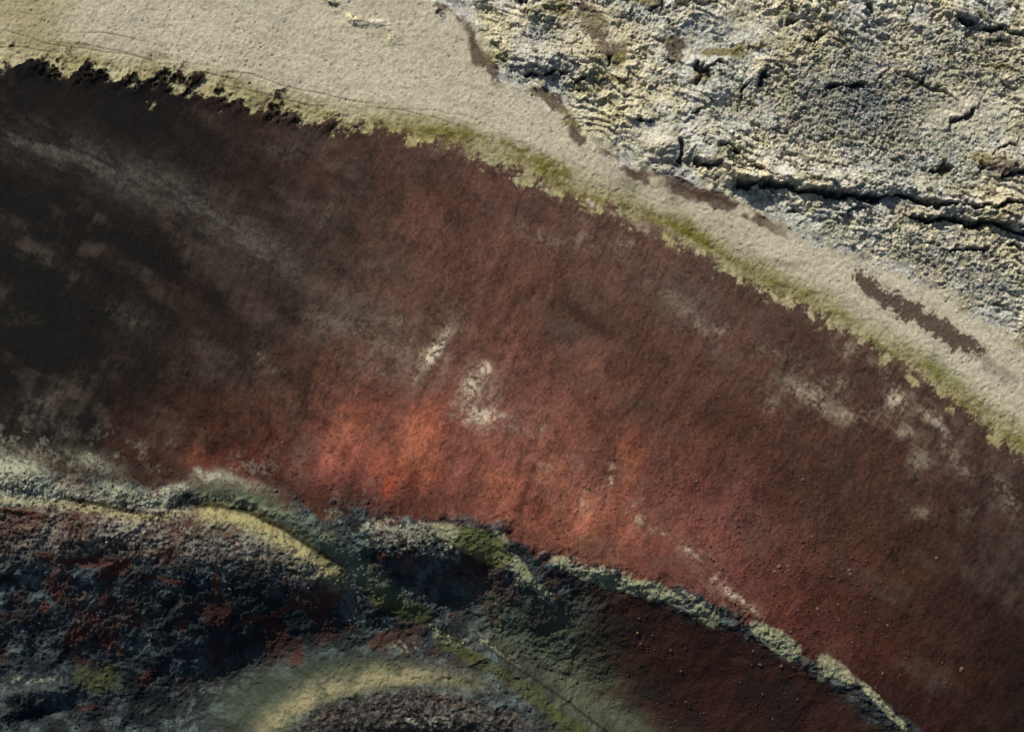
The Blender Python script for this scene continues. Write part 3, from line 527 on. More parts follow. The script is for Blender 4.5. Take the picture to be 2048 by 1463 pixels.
# scree below the right-hand crest
SCR = sm(1000, 1230, U + (n_mid - .5) * 160) * sm(10, 50, DB + (n_fin - .5) * 40)
scol = np.ones(GRID_SHAPE + (3,), F) * srgb(58, 38, 32).astype(F)
scol = lerp(scol, srgb(78, 48, 38), sm(.45, .7, stk) * .6)
scol = lerp(scol, srgb(44, 38, 34), sm(.46, .64, n_mid) * .7)
K = K + (scol - K) * SCR[..., None]
K = lerp(K, srgb(90, 97, 78), blobs(U + wu * 24, V + wv * 24, [(1000, 1240, 90, 40, 40, .7), (1110, 1330, 110, 80, 35, .9), (1190, 1420, 90, 60, 35, .8), (1140, 1240, 60, 50, 0, .5), (1250, 1460, 80, 30, 0, .6)]).clip(0, 1) * (.5 + .45 * sm(.3, .6, n_fin)))
GM = blobs(U + wu * 12, V + wv * 12, [(200, 1350, 60, 34, 0, 1.0), (760, 1185, 60, 24, 36, 1.0), (830, 1225, 50, 24, 36, .8), (930, 1300, 60, 16, 38, .8), (1010, 1350, 80, 16, 38, .9), (1100, 1420, 80, 18, 40, .9), (900, 1285, 40, 20, 10, .5), (1160, 1460, 50, 16, 40, .8)])
K = lerp(K, srgb(82, 86, 50), sm(.3, .8, GM * (.4 + .7 * n_fin + .5 * n_tiny)) * (.5 + .4 * sm(.4, .6, spk)))
PALE = blobs(U + wu * 10, V + wv * 10, [(40, 950, 54, 36, 10, 1.1), (150, 1010, 120, 18, 6, .8), (340, 985, 50, 16, -20, .9), (350, 1030, 50, 14, 0, .8), (850, 1080, 110, 34, 6, 1.0), (780, 1060, 50, 24, 10, .7), (1030, 1130, 40, 16, 50, .9), (1080, 1180, 50, 14, 40, .9), (1150, 1130, 60, 20, 20, .7), (1280, 1170, 90, 16, 18, .9), (1390, 1205, 44, 18, 22, .9), (1210, 1160, 50, 18, 20, .7),
                           (640, 1130, 60, 16, 34, .8), (1000, 1300, 120, 10, 38, .5), (900, 1270, 60, 18, 20, .6), (660, 1020, 40, 24, 20, .5), (800, 1290, 60, 20, 0, .5), (240, 985, 60, 10, 6, .7), (720, 1130, 30, 30, 0, .6), (60, 1360, 90, 12, -6, .5), (850, 1440, 120, 24, 0, .5), (560, 1060, 10, 10, 0, .3)])
pm = sm(.34, .85, PALE * (.35 + 1.25 * sm(.36, .64, sp)))
K = lerp(K, srgb(150, 150, 130), pm * (.3 + .6 * sm(.4, .6, spk)))
CM = blobs(U + wu * 7, V + wv * 7, [(1525, 1262, 34, 18, 38, 1.3), (1570, 1288, 38, 22, 36, 1.4), (1120, 1125, 30, 14, 20, .8), (1180, 1148, 40, 18, 20, .8), (1250, 1170, 50, 18, 18, .9), (1310, 1185, 44, 18, 20, .9), (1660, 1330, 34, 21, 42, 1.3), (1680, 1348, 24, 12, 40, 1.0), (1740, 1385, 36, 9, 44, 1.1), (1775, 1420, 34, 8, 52, 1.0), (1805, 1450, 24, 6, 60, .9), (1410, 1222, 34, 18, 20, 1.0), (1340, 1185, 40, 8, 20, .8), (1420, 1245, 20, 12, 10, .6), (1645, 1355, 14, 12, 0, .6)])
cm = sm(.34, .72, CM * (.25 + 1.0 * n_fin + .5 * n_tiny))
ylw = np.exp(-((DG - 12) / 18.0) ** 2) * sm(370, 420, U) * (1 - sm(640, 720, U)) + .8 * np.exp(-((DG - 9) / 8.0) ** 2) * (.45 + .55 * sm(110, 160, U)) * (1 - sm(340, 380, U))
wide = np.exp(-((DG - 26) / 22.0) ** 2) * sm(370, 420, U) * (1 - sm(660, 740, U))
grn = np.exp(-((DG + 24) / 20.0) ** 2) * sm(370, 430, U) * (1 - sm(720, 860, U))
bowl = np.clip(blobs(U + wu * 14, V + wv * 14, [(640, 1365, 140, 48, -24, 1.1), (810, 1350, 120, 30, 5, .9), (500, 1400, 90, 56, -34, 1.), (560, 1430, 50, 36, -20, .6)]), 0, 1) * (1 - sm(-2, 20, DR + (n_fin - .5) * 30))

# ------------------------------------------------------------------ compose
COL = P * (1 - LAV)[..., None] + Lc * LAV[..., None]
COL = lerp(COL, srgb(84, 62, 52), ROADEDGE * .85)
COL = lerp(COL, srgb(74, 56, 49), SCAR * .9)
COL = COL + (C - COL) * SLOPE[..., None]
ins = CRAT
COL = COL + (K - COL) * ins[..., None]
COL = lerp(COL, srgb(166, 168, 146), hillL * (.35 + .6 * sm(.38, .56, spk)))
COL = lerp(COL, srgb(142, 140, 116), wide * (.35 + .5 * sm(.4, .6, spk)))
COL = lerp(COL, srgb(178, 168, 114), np.clip(ylw, 0, 1) * .8 * sm(.35, .6, spk + .06))
COL = lerp(COL, srgb(112, 122, 98), np.clip(grn, 0, 1) * (.6 + .35 * sm(.4, .6, spk)))
COL = lerp(COL, srgb(50, 48, 22), (1 - sm(2.5, 6, np.abs(DG + 2 + 2 * wu))) * sm(110, 150, U) * (1 - sm(640, 700, U)) * (1 - sm(275, 300, U) * (1 - sm(375, 400, U))) * .85)
COL = lerp(COL, srgb(58, 66, 52), bowl * (.75 + .2 * n_fin))  # dark moss base; shade of the bowl's left side is painted in
COL = lerp(COL, srgb(120, 119, 92), bowl * sm(-75, -15, DR) * (.45 + .5 * sm(.35, .6, spk)))  # sunlit ramp towards the arc painted in, along with drier ridge moss
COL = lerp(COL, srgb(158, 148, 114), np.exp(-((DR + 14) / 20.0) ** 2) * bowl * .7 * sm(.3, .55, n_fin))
COL = lerp(COL, srgb(150, 152, 126), pm * .55 * (1 - ins) * sm(-30, 0, DB))
COL = lerp(COL, srgb(148, 150, 120), cm * (.55 + .4 * sm(.38, .58, spk)))
COL = lerp(COL, srgb(112, 114, 68), sm(.4, .8, blobs(U + wu * 8, V + wv * 8, [(955, 1085, 58, 32, 22, 1.4), (1000, 1112, 26, 16, 40, .9)])) * .85)
COL = lerp(COL, srgb(150, 152, 116), sm(.5, .8, blobs(U + wu * 8, V + wv * 8, [(895, 1064, 36, 22, 20, 1.2), (1005, 1072, 30, 12, 40, 1.), (1040, 1135, 34, 14, 48, 1.0), (1085, 1180, 40, 12, 40, .8)])) * .7)
crk, _ = poly_dist(CU, CV, [(955, 1278), (1005, 1312), (1080, 1362), (1150, 1412), (1230, 1475)])
COL = lerp(COL, srgb(30, 30, 26), (1 - sm(1.5, 4.5, np.abs(fine(crk) + 3 * wu))) * .6 * sm(930, 990, U))
COL = np.clip(COL, 0.006, 0.8)
print('terrain arrays ready', U.shape)
# ------------------------------------------------------------------ materials
def ground_material(name, grain_scale, grain_lo, grain_hi, bump, bump_scale, hue=0.0):
    m = bpy.data.materials.new(name); m.use_nodes = True
    nt = m.node_tree; nt.nodes.clear()
    out = nt.nodes.new('ShaderNodeOutputMaterial'); b = nt.nodes.new('ShaderNodeBsdfPrincipled')
    b.inputs['Roughness'].default_value = 0.95
    b.inputs['Specular IOR Level'].default_value = 0.12
    att = nt.nodes.new('ShaderNodeAttribute'); att.attribute_name = 'soil'
    tc = nt.nodes.new('ShaderNodeTexCoord')
    n1 = nt.nodes.new('ShaderNodeTexNoise'); n1.inputs['Scale'].default_value = grain_scale; n1.inputs['Detail'].default_value = 3; n1.inputs['Roughness'].default_value = .7
    mr = nt.nodes.new('ShaderNodeMapRange'); mr.inputs['From Min'].default_value = .3; mr.inputs['From Max'].default_value = .7
    mr.inputs['To Min'].default_value = grain_lo; mr.inputs['To Max'].default_value = grain_hi
    mul = nt.nodes.new('ShaderNodeMixRGB'); mul.blend_type = 'MULTIPLY'; mul.inputs['Fac'].default_value = 1
    hs = nt.nodes.new('ShaderNodeMixRGB'); hs.blend_type = 'OVERLAY'; hs.inputs['Fac'].default_value = hue
    n2 = nt.nodes.new('ShaderNodeTexNoise'); n2.inputs['Scale'].default_value = bump_scale; n2.inputs['Detail'].default_value = 3
    bp = nt.nodes.new('ShaderNodeBump'); bp.inputs['Strength'].default_value = bump; bp.inputs['Distance'].default_value = 0.25
    L = nt.links.new
    L(tc.outputs['Object'], n1.inputs['Vector']); L(tc.outputs['Object'], n2.inputs['Vector'])
    L(n1.outputs['Fac'], mr.inputs['Value']); L(att.outputs['Color'], mul.inputs['Color1']); L(mr.outputs['Result'], mul.inputs['Color2'])
    L(mul.outputs['Color'], hs.inputs['Color1']); L(n1.outputs['Color'], hs.inputs['Color2'])
    L(hs.outputs['Color'], b.inputs['Base Color'])
    L(n2.outputs['Fac'], bp.inputs['Height']); L(bp.outputs['Normal'], b.inputs['Normal']); L(b.outputs['BSDF'], out.inputs['Surface'])
    return m
M_PLAIN = ground_material('pale_moss_gravel', 3.0, .82, 1.12, .5, 4.0, .06)
M_LAVA = ground_material('lichened_lava', 4.0, .66, 1.28, .8, 4.5, .16)
M_SCORIA = ground_material('red_scoria', 5.0, .62, 1.38, .5, 5.0, .10)
M_CRATER = ground_material('crater_clinker', 4.0, .60, 1.32, .9, 4.0, .10)
M_MOSS = ground_material('moss_cushion', 3.5, .75, 1.2, .7, 4.0, .06)

def solid_rock(name, c, lo=.7, hi=1.3):
    m = bpy.data.materials.new(name); m.use_nodes = True
    nt = m.node_tree; b = nt.nodes['Principled BSDF']
    b.inputs['Roughness'].default_value = .95; b.inputs['Specular IOR Level'].default_value = .12
    tc = nt.nodes.new('ShaderNodeTexCoord'); oi = nt.nodes.new('ShaderNodeObjectInfo')
    n = nt.nodes.new('ShaderNodeTexNoise'); n.inputs['Scale'].default_value = 3.0; n.inputs['Detail'].default_value = 4
    r = nt.nodes.new('ShaderNodeValToRGB'); c = np.array(c)
    r.color_ramp.elements[0].position = .3; r.color_ramp.elements[0].color = (*(c * lo), 1)
    r.color_ramp.elements[1].position = .7; r.color_ramp.elements[1].color = (*np.clip(c * hi, 0, .8), 1)
    nt.links.new(tc.outputs['Object'], n.inputs['Vector']); nt.links.new(n.outputs['Fac'], r.inputs['Fac'])
    nt.links.new(r.outputs['Color'], b.inputs['Base Color'])
    return m

# ------------------------------------------------------------------ terrain meshes
KS = (CAM_H - Z0) / CAM_H
X = (U - W / 2) * S * KS; Y = -(V - H / 2) * S * KS
XYZ = np.stack([X, Y, Z], -1).astype(F)

def ground_z(u, v):
    """point on the terrain at grid position (u, v)"""
    j = int(np.clip(round((u - GU0) / STEP), 0, len(gu) - 1)); i = int(np.clip(round((v - GV0) / STEP), 0, len(gv) - 1))
    return XYZ[i, j]

def tag(o, label=None, cat=None, group=None, kind=None):
    if label: o['label'] = label
    if cat: o['category'] = cat
    if group: o['group'] = group
    if kind: o['kind'] = kind
    return o

def mesh_from_arrays(name, verts, faces, mat, cols=None, smooth=True):
    me = bpy.data.meshes.new(name)
    n = faces.shape[1]
    me.vertices.add(len(verts)); me.vertices.foreach_set('co', np.ascontiguousarray(verts, F).ravel())
    me.loops.add(faces.size); me.loops.foreach_set('vertex_index', faces.astype(np.int32).ravel())
    me.polygons.add(len(faces)); me.polygons.foreach_set('loop_start', np.arange(0, faces.size, n, dtype=np.int32))
    me.polygons.foreach_set('use_smooth', np.full(len(faces), smooth))
    me.update(calc_edges=True)
    if cols is not None:
        a = me.attributes.new('soil', 'FLOAT_COLOR', 'POINT')
        c4 = np.ones((len(verts), 4), F); c4[:, :3] = cols
        a.data.foreach_set('color', c4.ravel())
    me.materials.append(mat)
    o = bpy.data.objects.new(name, me); col.objects.link(o)
    return o

ny, nx = GRID_SHAPE
region = np.zeros(GRID_SHAPE, np.int8)
region[gf > .55] = 4
region[LAV > .5] = 1
region[SCAR > .5] = 7
region[SLOPE > .5] = 2
region[CRAT > .5] = 3
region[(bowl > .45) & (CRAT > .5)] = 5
region[(cm > .5)] = 6
OUTCROP = [(1320, 305, 44, 34, 0, 'smooth domed pale grey lava mound right beside the brown edge strip'), (1185, 115, 46, 32, 10, 'bright lumpy lava mound left of the small olive moss hollow'), (1080, 120, 46, 24, 10, 'lava outcrop with black hollow under it nearest the plain'),
           (1420, 180, 34, 28, 0, 'dark broken lava knob above the olive moss strip'), (1600, 355, 96, 15, 2, 'left end of the long lava ledge over a black fissure'), (1800, 375, 100, 15, 4, 'middle stretch of the long lava ledge over the upper black fissure'),
           (1960, 415, 100, 15, 6, 'lava ledge over the lower black fissure at the right edge'), (1590, 30, 40, 24, 0, 'dark lava knob at the top edge of the lava field'), (1520, 150, 38, 15, -35, 'slanting dark lava rib on the left rim of the rubble flat'),
           (1930, 40, 56, 17, 15, 'low lava ridge near the top right corner'), (2010, 330, 40, 24, 0, 'blocky lava outcrop above the ledges at the right edge'), (1060, 40, 32, 38, 0, 'lava knob near the top beside the brown gully'),
           (1380, 40, 46, 28, 0, 'pale lava swell at the top between moss and rubble'), (1470, 345, 56, 13, 30, 'short lava rib leading into the long black fissure'), (715, 38, 34, 13, 20, 'small isolated lava outcrop on the pale plain'), (657, 0, 28, 11, 10, 'tiny dark lava outcrop at the top edge of the plain')]
for kx, (cx_, cy_, rx_, ry_, an_, lab_) in enumerate(OUTCROP):
    bl = blobs(U + wu * 12, V + wv * 12, [(cx_, cy_, rx_, ry_, an_, 1.0)])
    region[(bl > .42) & ((LAV > .5) | (cx_ < 800))] = 20 + kx
fr_id = region[:-1, :-1]
idx = np.arange(ny * nx).reshape(ny, nx)
quads = np.stack([idx[1:, :-1], idx[1:, 1:], idx[:-1, 1:], idx[:-1, :-1]], -1)
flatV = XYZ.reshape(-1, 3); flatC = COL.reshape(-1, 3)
REG = {0: ('moss_plain', M_PLAIN, 'structure', 'pale beige gravel and moss plain at the foot of the cone', 'ground'),
       1: ('lava_field', M_LAVA, 'structure', 'rough lichen-covered grey lava field in the upper right', 'lava field'),
       2: ('scoria_slope', M_SCORIA, 'structure', 'smooth red brown scoria slope of the volcanic cone', 'slope'),
       3: ('crater_wall', M_CRATER, 'structure', 'dark broken crater wall with lichen and red scree', 'crater'),
       4: ('moss_fringe', M_MOSS, 'stuff', 'yellow green moss fringe along the foot of the red slope', 'moss'),
       5: ('moss_bowl', M_MOSS, 'structure', 'smooth grey green mossy bowl inside the crater', 'hollow'),
       6: ('crest_moss', M_MOSS, 'stuff', 'pale green moss clumps lining the sharp right-hand crater crest', 'moss'),
       7: ('scoria_patch', M_SCORIA, 'structure', 'long dark red brown cinder patch between path and lava', 'ground')}
for kx, oc in enumerate(OUTCROP):
    REG[20 + kx] = ('lava_outcrop', M_LAVA, None, oc[5], 'outcrop')
remap = np.zeros(ny * nx, np.int64)
for rid_, (nm, mat, kind, lab, cat) in REG.items():
    q = quads[fr_id == rid_]
    if len(q) == 0: continue
    used = np.unique(q); remap[used] = np.arange(len(used))
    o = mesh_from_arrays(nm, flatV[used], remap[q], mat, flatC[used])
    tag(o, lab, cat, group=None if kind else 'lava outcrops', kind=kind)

# outer ground: the same land, coarser, out to the horizon
def spread(a, b, far_):
    e = [0, 20, 60, 140, 280, 500, 850, 1400, 2400, 4200, 8000, 16000, 32000]
    return np.array([a + 24 - x for x in e[::-1]] + list(np.linspace(a + 24, b - 24, 40))[1:-1] + [b - 24 + x for x in e])
ou = spread(GU0, GU1, 0); ov = spread(GV0, GV1, 0)
OU, OV = np.meshgrid(ou, ov)
oz, oA, oB = big_form(OU, OV)
OUTN = fbm(OU.astype(F), OV.astype(F), 160, 4, 401)
oC = -poly_dist(OU, OV, LAVA)[0]
oz = oz + form_extras(OU, OV) - 0.45 + sm(20, 130, oC) * (OUTN - .3) * 3
ok_ = (CAM_H - np.minimum(oz, 60)) / CAM_H
OX = (OU - W / 2) * S * ok_; OY = -(OV - H / 2) * S * ok_
ocol = np.ones(OU.shape + (3,), F) * srgb(176, 168, 140).astype(F)
ocol = lerp(ocol, srgb(128, 126, 114), sm(0, 60, oC))
ocol = lerp(ocol, srgb(70, 48, 40), sm(-5, 20, oA)); ocol = lerp(ocol, srgb(56, 52, 48), sm(-10, 20, oB))
ocol *= (0.7 + .6 * OUTN)[..., None]
oi = np.arange(OU.size).reshape(OU.shape)
oq = np.stack([oi[1:, :-1], oi[1:, 1:], oi[:-1, 1:], oi[:-1, :-1]], -1)
inner = (OU[:-1, :-1] >= GU0 + 20) & (OU[1:, 1:] <= GU1 - 20) & (OV[:-1, :-1] >= GV0 + 20) & (OV[1:, 1:] <= GV1 - 20)
o = mesh_from_arrays('ground', np.stack([OX, OY, oz], -1).reshape(-1, 3), oq[~inner], M_CRATER, ocol.reshape(-1, 3))
tag(o, 'open volcanic land around the cone out to the horizon', 'ground', kind='structure')

# ------------------------------------------------------------------ rubble (too small to pick apart) 
PHI = (1 + 5 ** .5) / 2
ICO_V = np.array([(-1, PHI, 0), (1, PHI, 0), (-1, -PHI, 0), (1, -PHI, 0), (0, -1, PHI), (0, 1, PHI), (0, -1, -PHI), (0, 1, -PHI), (PHI, 0, -1), (PHI, 0, 1), (-PHI, 0, -1), (-PHI, 0, 1)]) / math.hypot(1, PHI)
ICO_F = np.array([(0, 11, 5), (0, 5, 1), (0, 1, 7), (0, 7, 10), (0, 10, 11), (1, 5, 9), (5, 11, 4), (11, 10, 2), (10, 7, 6), (7, 1, 8), (3, 9, 4), (3, 4, 2), (3, 2, 6), (3, 6, 8), (3, 8, 9), (4, 9, 5), (2, 4, 11), (6, 2, 10), (8, 6, 7), (9, 8, 1)])
rng = np.random.default_rng(5)
def rubble_mesh(name, pos, rad, cols, mat):
    n = len(pos)
    jit = 1 + rng.uniform(-.32, .32, (n, 12, 1))
    a = rng.uniform(0, 6.28, n); b = rng.uniform(0, 6.28, n)
    v = ICO_V[None] * jit * np.stack([rng.uniform(.8, 1.35, n), rng.uniform(.7, 1.0, n), rng.uniform(.55, .9, n)], -1)[:, None]
    ca, sa = np.cos(a)[:, None], np.sin(a)[:, None]; cb, sb = np.cos(b) * .5, np.sin(b) * .5
    x = v[..., 0] * ca - v[..., 1] * sa; y = v[..., 0] * sa + v[..., 1] * ca; z = v[..., 2] + x * cb[:, None] * .5 + y * sb[:, None] * .5
    P3 = np.stack([x, y, z], -1) * rad[:, None, None] + pos[:, None]
    f = (ICO_F[None] + (np.arange(n) * 12)[:, None, None]).reshape(-1, 3)
    c = np.repeat(cols, 12, 0)
    return mesh_from_arrays(name, P3.reshape(-1, 3), f, mat, c, smooth=False)

def pick(prob, n):
    """n random grid cells with density prob, with sub-cell jitter"""
    p = prob.ravel().astype(np.float64); cs = np.cumsum(p); k = np.searchsorted(cs, rng.random(n) * cs[-1])
    return k
k = pick(LAV * (0.05 + rubble) * (1 - .85 * flats), 6000)
rad = 0.08 + 0.24 * rng.random(len(k)) ** 2.5
base = flatC[k] * rng.uniform(.55, 1.55, (len(k), 1)) * rng.uniform(.9, 1.1, (len(k), 3))
o = rubble_mesh('lava_rubble', flatV[k] + rad[:, None] * [0, 0, .2], rad, np.clip(base, .01, .7), M_LAVA)
tag(o, 'small loose lava rubble strewn over the grey lava field', 'rubble', kind='stuff')
k = pick(OUT * cobd ** 1.5 * sm(60, 200, DA), 3500)
rad = 0.07 + 0.13 * rng.random(len(k)) ** 3
o = rubble_mesh('scoria_gravel', flatV[k] + rad[:, None] * [0, 0, .3], rad, np.clip(flatC[k] * rng.uniform(.8, 1.6, (len(k), 1)), .01, .6), M_SCORIA)
tag(o, 'fine cinder gravel scattered on the red scoria slope', 'gravel', kind='stuff')
k = pick(CRAT * (1 - SMOOTH) * (.25 + pm + ribs) * (1 - .7 * SCR), 4000)
rad = 0.08 + 0.22 * rng.random(len(k)) ** 2.5
o = rubble_mesh('crater_rubble', flatV[k] + rad[:, None] * [0, 0, .2], rad, np.clip(flatC[k] * rng.uniform(.6, 1.6, (len(k), 1)), .01, .6), M_CRATER)
tag(o, 'dark lichen-spotted clinker rubble covering the crater wall', 'rubble', kind='stuff')

# ------------------------------------------------------------------ single boulders
def rock_mesh(name, seed, mat, sub=2, flat=.7, rough_=.28):
    r = np.random.default_rng(seed)
    V3 = [tuple(v) for v in ICO_V]; Fc = [tuple(f) for f in ICO_F]
    for _ in range(sub):
        mid = {}; nf = []
        def m(a, b):
            k2 = (min(a, b), max(a, b))
            if k2 not in mid:
                p = (np.array(V3[a]) + np.array(V3[b])); p /= np.linalg.norm(p); mid[k2] = len(V3); V3.append(tuple(p))
            return mid[k2]
        for a, b, c in Fc:
            x, y, z = m(a, b), m(b, c), m(c, a); nf += [(a, x, z), (b, y, x), (c, z, y), (x, y, z)]
        Fc = nf
    v = np.array(V3)
    dirs = r.normal(size=(9, 3)); dirs /= np.linalg.norm(dirs, axis=1)[:, None]; offs = r.uniform(.62, .95, 9)
    rad_ = np.ones(len(v))
    for d_, f_ in zip(dirs, offs):                      # planar breaks, like cracked clinker
        p = v @ d_; rad_ = np.minimum(rad_, np.where(p > .05, f_ / np.maximum(p, .05), 9))
    rad_ *= 1 + r.uniform(-rough_, rough_, len(v)) * .35
    v = v * rad_[:, None] * np.array([r.uniform(.95, 1.25), r.uniform(.75, 1.0), flat])
    me = bpy.data.meshes.new(name); me.from_pydata(v.tolist(), [], Fc); me.materials.append(mat); me.update()
    return me
M_RB = solid_rock('scoria_boulder_brown', srgb(86, 56, 46)); M_RG = solid_rock('scoria_boulder_grey', srgb(104, 86, 76)); M_RL = solid_rock('lava_block_lichen', srgb(176, 168, 146), .45, 1.2)
M_RD = solid_rock('clinker_dark', srgb(76, 70, 66)); M_RO = solid_rock('clinker_orange', srgb(150, 108, 66))
VAR = {k2: [rock_mesh('boulder_shape', 900 + i * 7 + h * 31, m2, 2 if k2 != 'l' else 2) for i in range(5)] for h, (k2, m2) in enumerate((('b', M_RB), ('g', M_RG), ('l', M_RL), ('d', M_RD), ('o', M_RO)))}
def boulder(u, v, r_px, kind, label, group, name='scoria_boulder', sink=.25):
    p = ground_z(u, v); r_ = r_px * S
    o = bpy.data.objects.new(name, random.choice(VAR[kind])); col.objects.link(o)
    o.location = (float(p[0]), float(p[1]), float(p[2]) + r_ * (.7 - sink - .2)); o.scale = (r_, r_, r_ * random.uniform(.85, 1.15))
    o.rotation_euler = (random.uniform(-.3, .3), random.uniform(-.3, .3), random.uniform(0, 6.28))
    tag(o, label, 'boulder', group)
    return o
NAMED = [(1557, 1131, 5.0, 'g', 'largest grey boulder of the cluster of four on the red slope'), (1575, 1131, 3.4, 'g', 'grey boulder at the right of the cluster of four'), (1548, 1142, 3.6, 'g', 'grey boulder at the lower left of the cluster of four'), (1564, 1140, 2.6, 'b', 'smallest boulder of the cluster of four on the red slope'),
         (1700, 1141, 3.6, 'g', 'upper boulder of the touching pair on the red slope'), (1702, 1149, 4.0, 'g', 'lower boulder of the touching pair on the red slope'), (1665, 1154, 3.4, 'b', 'brown boulder just left of the touching pair'), (1871, 1114, 4.0, 'g', 'lone grey boulder far right on the brown slope'),
         (1922, 1338, 5.2, 'g', 'largest boulder alone low at the right of the red slope'), (1891, 1365, 3.6, 'b', 'brown boulder down left of the large lone boulder'), (1884, 1324, 3.0, 'b', 'small boulder up left of the large lone boulder'), (1800, 1350, 3.2, 'b', 'brown boulder between crest moss and the large lone boulder'),
         (1636, 1217, 3.4, 'g', 'upper boulder of the short diagonal pair below the cluster'), (1645, 1223, 2.8, 'b', 'lower boulder of the short diagonal pair below the cluster'), (1677, 1238, 3.2, 'b', 'dark boulder right of the diagonal pair'), (1732, 1226, 2.6, 'b', 'little boulder mid slope right of the dark boulder'), (1773, 1272, 2.8, 'b', 'little boulder low on the slope above the crest moss'),
         (1497, 1042, 3.2, 'b', 'brown boulder upper left among the pebbled red ground'), (1520, 1044, 2.6, 'g', 'grey boulder just right of the upper left brown boulder'), (1475, 1050, 2.8, 'b', 'small boulder just left of the upper brown boulder'), (1624, 1073, 3.0, 'g', 'grey boulder high on the pebbled red ground'), (1636, 1105, 2.8, 'b', 'brown boulder above the touching pair'),
         (1226, 917, 3.4, 'd', 'dark boulder above the white lichen spots on the orange ground'), (1176, 975, 3.0, 'g', 'single boulder left of the white lichen spots'), (1394, 961, 3.0, 'g', 'lone boulder on plain red ground right of the orange area'), (1467, 668, 2.6, 'g', 'tiny lone boulder in the upper right brown slope'), (1420, 1092, 2.6, 'b', 'small boulder near the top of the long lichen streak'),
         (551, 982, 4.6, 'g', 'boulder on the rim right of the mossy gully head'), (667, 1000, 5.6, 'd', 'dark boulder on the rim below the bright red scree'), (590, 994, 4.0, 'd', 'dark boulder on the rim between the two larger ones'), (735, 1003, 3.6, 'd', 'small dark boulder below the orange streaks'), (860, 985, 3.0, 'b', 'small brown boulder at the foot of the orange streaks'), (955, 1040, 3.4, 'g', 'grey boulder at the rim above the green moss patch'),
         (1275, 1265, 2.8, 'o', 'orange boulder on the dark red scree inside the crater'), (1281, 1286, 3.6, 'b', 'brown boulder just below the orange boulder in the crater'), (1341, 1299, 3.4, 'd', 'dark boulder right of the orange boulder in the crater'), (1362, 1340, 3.2, 'd', 'dark boulder lower in the crater scree'), (1520, 1328, 4.0, 'd', 'dark boulder in the scree below the widest crest moss'), (1563, 1330, 3.2, 'g', 'grey boulder in the scree beside the crest gap'),
         (1034, 1168, 4.0, 'g', 'small block on the mossy spur beside the black hollow'), (1108, 1195, 4.4, 'd', 'dark block at the lower end of the mossy spur'), (440, 1128, 4.0, 'd', 'dark block on the rim below the yellow moss bank'), (460, 1176, 3.6, 'g', 'lighter block in the black crater wall'), (160, 1078, 6.0, 'd', 'dark block on the lichen rim at the far left'), (1610, 1322, 8.0, 'd', 'black rock in the gap of the crest moss'), (1472, 1228, 6.0, 'd', 'dark rock where the crest moss is interrupted'), (850, 1190, 4.0, 'd', 'dark block at the left lip of the black hollow')]
for u_, v_, r_, kd, lab in NAMED:
    boulder(u_, v_, r_, kd, lab, 'single boulders on the cone')
ZONES = [((OUT * sm(1300, 1420, U) * cobd ** 2 * sm(120, 200, DA)), 110, 1.5, 2.9, 'bbbg', 'small cinder boulder dotted over the right-hand red slope', 'small boulders on the right-hand slope', 'scoria_boulder'),
         ((OUT * (1 - sm(1240, 1300, U)) * np.exp(-((DB + 40) / 60.0) ** 2) * sm(350, 450, U)), 60, 1.5, 2.8, 'bbdg', 'small cinder boulder on red ground just outside the left crater rim', 'small boulders along the rim', 'scoria_boulder'),
         ((CRAT * SCR * sm(30, 60, DB)), 40, 1.4, 2.8, 'ddd', 'small boulder lying on the dark red crater scree', 'small boulders in the crater scree', 'scoria_boulder'),
         ((LAV * rubble * (1 - flats)), 90, 3.0, 6.0, 'lld', 'lichen-spotted lava block on the mottled rubble flats of the lava field', 'loose blocks on the lava field', 'lava_block'),
         ((LAV * (1 - rubble) ** 2 * (1 - flats) * sm(1000, 1100, U) * far), 50, 3.5, 7.0, 'lll', 'lava block on the hummocky pale part of the lava field', 'loose blocks on the lava field', 'lava_block')]
fu = U.ravel(); fv = V.ravel()
CW = {'b': 'red brown', 'g': 'greyish', 'd': 'dark', 'l': 'lichen-spotted', 'o': 'tan'}; NW = {'scoria_boulder': 'boulder', 'lava_block': 'lava block'}
_sl = [(1560, 1135, 'four-boulder cluster'), (1701, 1145, 'touching boulder pair'), (1450, 1170, 'long pale lichen streak'), (1922, 1338, 'largest lone boulder'), (1560, 1280, 'widest crest moss'), (1290, 1040, 'white lichen spots'), (1871, 1114, 'lone grey boulder'), (1612, 1318, 'crest moss gap'), (1760, 1400, 'narrow lower crest moss'), (1497, 1042, 'upper brown boulder')]
_rm = [(830, 880, 'orange slope streaks'), (960, 1085, 'green rim moss patch'), (420, 1000, 'mossy gully head'), (551, 982, 'gully-head boulder'), (667, 1000, 'dark rim boulder'), (1150, 1060, 'brightest salmon scree'), (780, 965, 'deep red scree streak'), (1090, 1105, 'crest start')]
_cr = [(1275, 1265, 'tan crater boulder'), (1300, 1170, 'drooping crest moss'), (1560, 1290, 'widest crest moss'), (1110, 1330, 'dark green crater slope'), (1362, 1340, 'low dark scree boulder'), (1760, 1400, 'narrow lower crest moss'), (1500, 1430, 'bottom scree corner')]
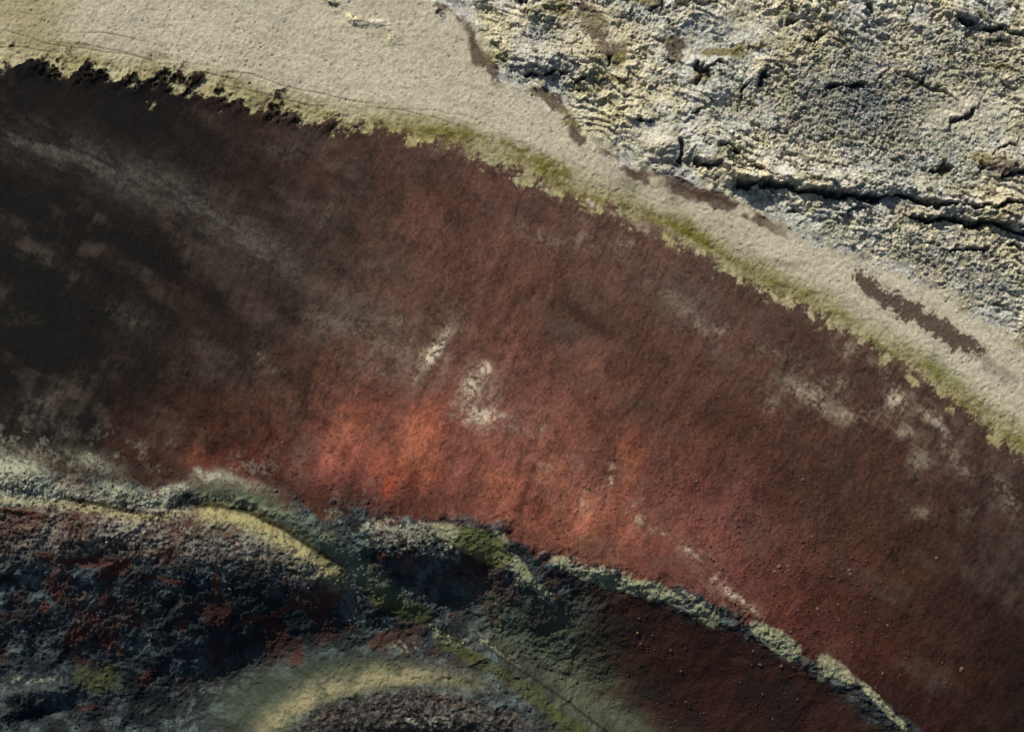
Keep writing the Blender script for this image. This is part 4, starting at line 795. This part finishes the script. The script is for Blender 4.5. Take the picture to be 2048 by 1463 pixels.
_lv = [(1600, 385, 'long black fissure'), (1930, 446, 'lower black fissure'), (1440, 112, 'olive moss strip'), (1320, 305, 'smooth domed lava mound'), (1680, 200, 'grey rubble flat centre'), (1930, 40, 'top right lava ridge'), (1830, 625, 'brown cinder patch'), (1590, 30, 'dark top-edge knob'), (1238, 125, 'small olive moss hollow'), (1920, 235, 'pale bare lava patch'), (1800, 385, 'long ledge middle'), (2010, 330, 'right edge outcrop'), (1185, 115, 'bright lumpy mound'), (1080, 147, 'black hollow by plain'), (1850, 530, 'pebbly strip by path')]
MARKS = {'small boulders on the right-hand slope': _sl, 'small boulders along the rim': _rm, 'small boulders in the crater scree': _cr, 'loose blocks on the lava field': _lv}
made = []
for prob, n, r0, r1, kinds, lab, grp, nm in ZONES:
    inside = (U > 4) & (U < 2044) & (V > 4) & (V < 1459)
    for k in pick(prob * inside, n):
        t_ = random.random() ** 2; kd = random.choice(kinds); u_ = float(fu[k]); v_ = float(fv[k])
        lm = min(MARKS[grp], key=lambda m_: math.hypot(m_[0] - u_, m_[1] - v_))
        dx_, dy_ = u_ - lm[0], v_ - lm[1]; far_ = math.hypot(dx_, dy_)
        where = ('up ' if dy_ < -.4 * abs(dx_) else 'down ' if dy_ > .4 * abs(dx_) else '') + ('left' if dx_ < -.4 * abs(dy_) else 'right' if dx_ > .4 * abs(dy_) else '')
        where = {'up ': 'above', 'down ': 'below', 'left': 'left of', 'right': 'right of'}.get(where, where + ' of')
        words = f"{'tiny' if t_ < .12 else 'small' if t_ < .5 else 'larger'} {CW[kd]} {NW[nm]} {'far ' if far_ > 170 else 'just ' if far_ < 60 else ''}{where} the {lm[2]}"
        made.append((words, v_, boulder(u_, v_, r0 + (r1 - r0) * t_, kd, words, grp, nm, .3)))
same = {}
for words, v_, o in made: same.setdefault(words, []).append((v_, o))
NTH = {2: ['upper one', 'lower one'], 3: ['topmost of three', 'middle of three', 'lowest of three'], 4: ['topmost of four', 'second of four', 'third of four', 'lowest of four'], 5: ['topmost of five', 'second of five', 'third of five', 'fourth of five', 'lowest of five']}
for words, lst in same.items():                     # alike neighbours are told apart by their order down the picture
    if len(lst) in NTH:
        for (v_, o), extra in zip(sorted(lst, key=lambda q: q[0]), NTH[len(lst)]): o['label'] = words + ', ' + extra
print('scene built')
